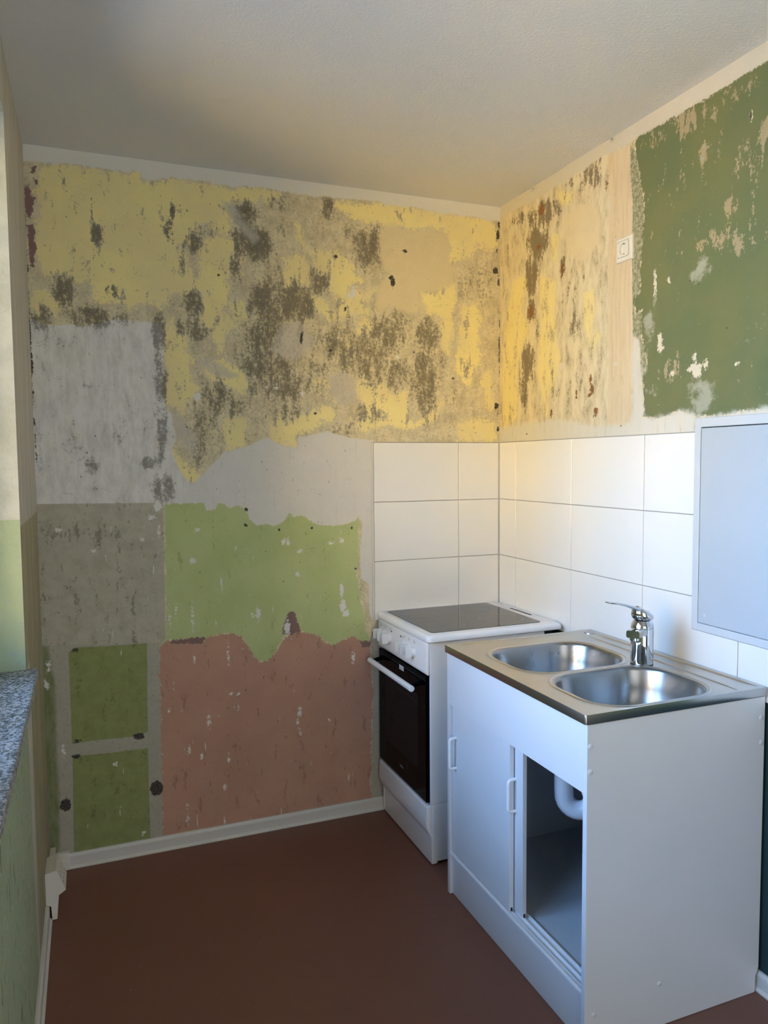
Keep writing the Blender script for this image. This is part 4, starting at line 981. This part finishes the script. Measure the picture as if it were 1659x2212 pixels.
# spout: points out over the front bowl
dv = Vector((-.80, -.60, 0)).normalized(); sv = Vector((dv.y, -dv.x, 0))
bm = NB()
rings = []
for t, hw, z0, z1 in ((.006, .021, .088, .116), (.030, .020, .092, .118), (.060, .0195, .098, .122), (.090, .0195, .101, .126), (.112, .0195, .102, .127), (.120, .019, .104, .126)):
    c = Vector((TX, TY, ZT)) + dv * t
    prof = []
    for u, v in rrect(-hw, hw, z0, z1, .006, 4): prof.append(c + sv * u + Vector((0, 0, v)))
    rings.append(prof)
loft(bm, rings)
spo = link_mesh('spout', bm, m_chrome, tp_, 40)
bm = NB(); disc_stack(bm, Vector((TX, TY, ZT + .103)) + dv * .100, (0, 0, -1), [(0, .0135), (.009, .0135), (.0105, .011)], 20); link_mesh('aerator', bm, m_chrome, spo, 40)
# lever cap and handle
bm = NB()
rings = []
c0 = Vector((TX, TY, ZT))
for z, r, tilt in ((.1385, .024, .0), (.142, .031, .002), (.150, .0335, .004), (.160, .0325, .010), (.166, .028, .014), (.168, .018, .016)):
    rings.append([c0 + Vector((r * math.cos(2 * math.pi * k / 32), r * math.sin(2 * math.pi * k / 32), z - tilt * math.cos(2 * math.pi * k / 32) * .9)) for k in range(32)])
loft(bm, rings)
lev = link_mesh('lever_cap', bm, m_chrome, tp_, 50)
ld = Vector((-1, .04, 0)).normalized(); ls = Vector((-ld.y, ld.x, 0))
bm = NB(); rings = []
for t, z, hw, th in ((-.012, .158, .020, .018), (.015, .168, .0215, .016), (.040, .179, .018, .011), (.070, .189, .015, .007), (.100, .196, .014, .005), (.122, .199, .0135, .0045), (.128, .1995, .011, .003)):
    c = c0 + ld * t
    rings.append([c + ls * u + Vector((0, 0, z + v)) for u, v in rrect(-hw, hw, -th / 2, th / 2, th * .42, 3)])
loft(bm, rings)
link_mesh('lever', bm, m_chrome, lev, 50)

# ================================================================== DRAIN PIPES inside the cabinet
dp = thing('drain_trap', (-.43, -1.115, .50), 'white plastic drain trap under the sink seen through the open cabinet', 'pipe')
A = Vector((-.430, -1.118, 0)); dirv = Vector((.80, -.60, 0)).normalized()
bm = NB(); r = .030
R_ = .044
path = [A + Vector((0, 0, .71)), A + Vector((0, 0, .60)), A + Vector((0, 0, .52))]
for k in range(1, 13):
    a = math.pi * k / 12
    path.append(A + dirv * (R_ - R_ * math.cos(a)) + Vector((0, 0, .506 - R_ * math.sin(a) * 1.05)))
path.append(A + dirv * 2 * R_ + Vector((0, 0, .53)))
tube(bm, path, .0285, 24); link_mesh('trap_bend', bm, m_pipe, dp, 60)
E2 = A + dirv * 2 * R_
bm = NB(); tube(bm, [E2 + Vector((0, 0, .525)), E2 + Vector((0, 0, .70))], .021, 20); link_mesh('tail_pipe', bm, m_pipe, dp, 60)
for P, z in ((E2, .510), (A, .600)):
    bm = NB(); disc_stack(bm, P + Vector((0, 0, z)), (0, 0, 1), [(0, .034), (.003, .037), (.028, .037), (.032, .033)], 14); link_mesh('slip_nut', bm, m_pipe, dp)
bm = NB(); tube(bm, [A + Vector((0, 0, .64)), A + Vector((0, 0, .728))], .033, 20); link_mesh('inlet_pipe', bm, m_pipe, dp, 60)
wp = tag(link_mesh('pipe_hole_stub', (lambda b: (disc_stack(b, (0.0, -.80, .235), (-1, 0, 0), [(-.01, .030), (.05, .030), (.052, .026), (.045, .024), (.04, .001)], 20), b)[1])(NB()), m_shadow_gap, smooth=40), 'dark stub for a pipe hole low behind the open sink cabinet', 'pipe')  # dark stub in place of a pipe hole

# ================================================================== OUTSIDE (seen only as light through the window)
bm = NB(); box(bm, -60, -W - .34, -60, 40, -6.2, -6.0); tag(link_mesh('ground', bm, m_ground), 'sunlit pale paving outside the window', kind='structure')
fb = thing('building', (-17, -10.3, -6), 'ochre rendered building standing in the sun outside the window', 'building')
bm = NB(); box(bm, -20, -14, -15, -5.6, -6, 5.0); link_mesh('wall', bm, m_facade, fb)
bm = NB(); prism(bm, [(-20.4, 5.0), (-13.6, 5.0), (-17, 6.6)], 'y', -15.3, -5.3); link_mesh('roof', bm, plain('roof_tiles', (150, 92, 70), .9), fb)
for zz in (-4.4, -1.6, 1.2, 3.6):
    for yy in (-13.6, -11.4, -9.2, -7.0):
        bm = NB(); box(bm, -14.0, -13.96, yy - .4, yy + .4, zz - .6, zz + .6); link_mesh('window', bm, m_facade_win, fb)
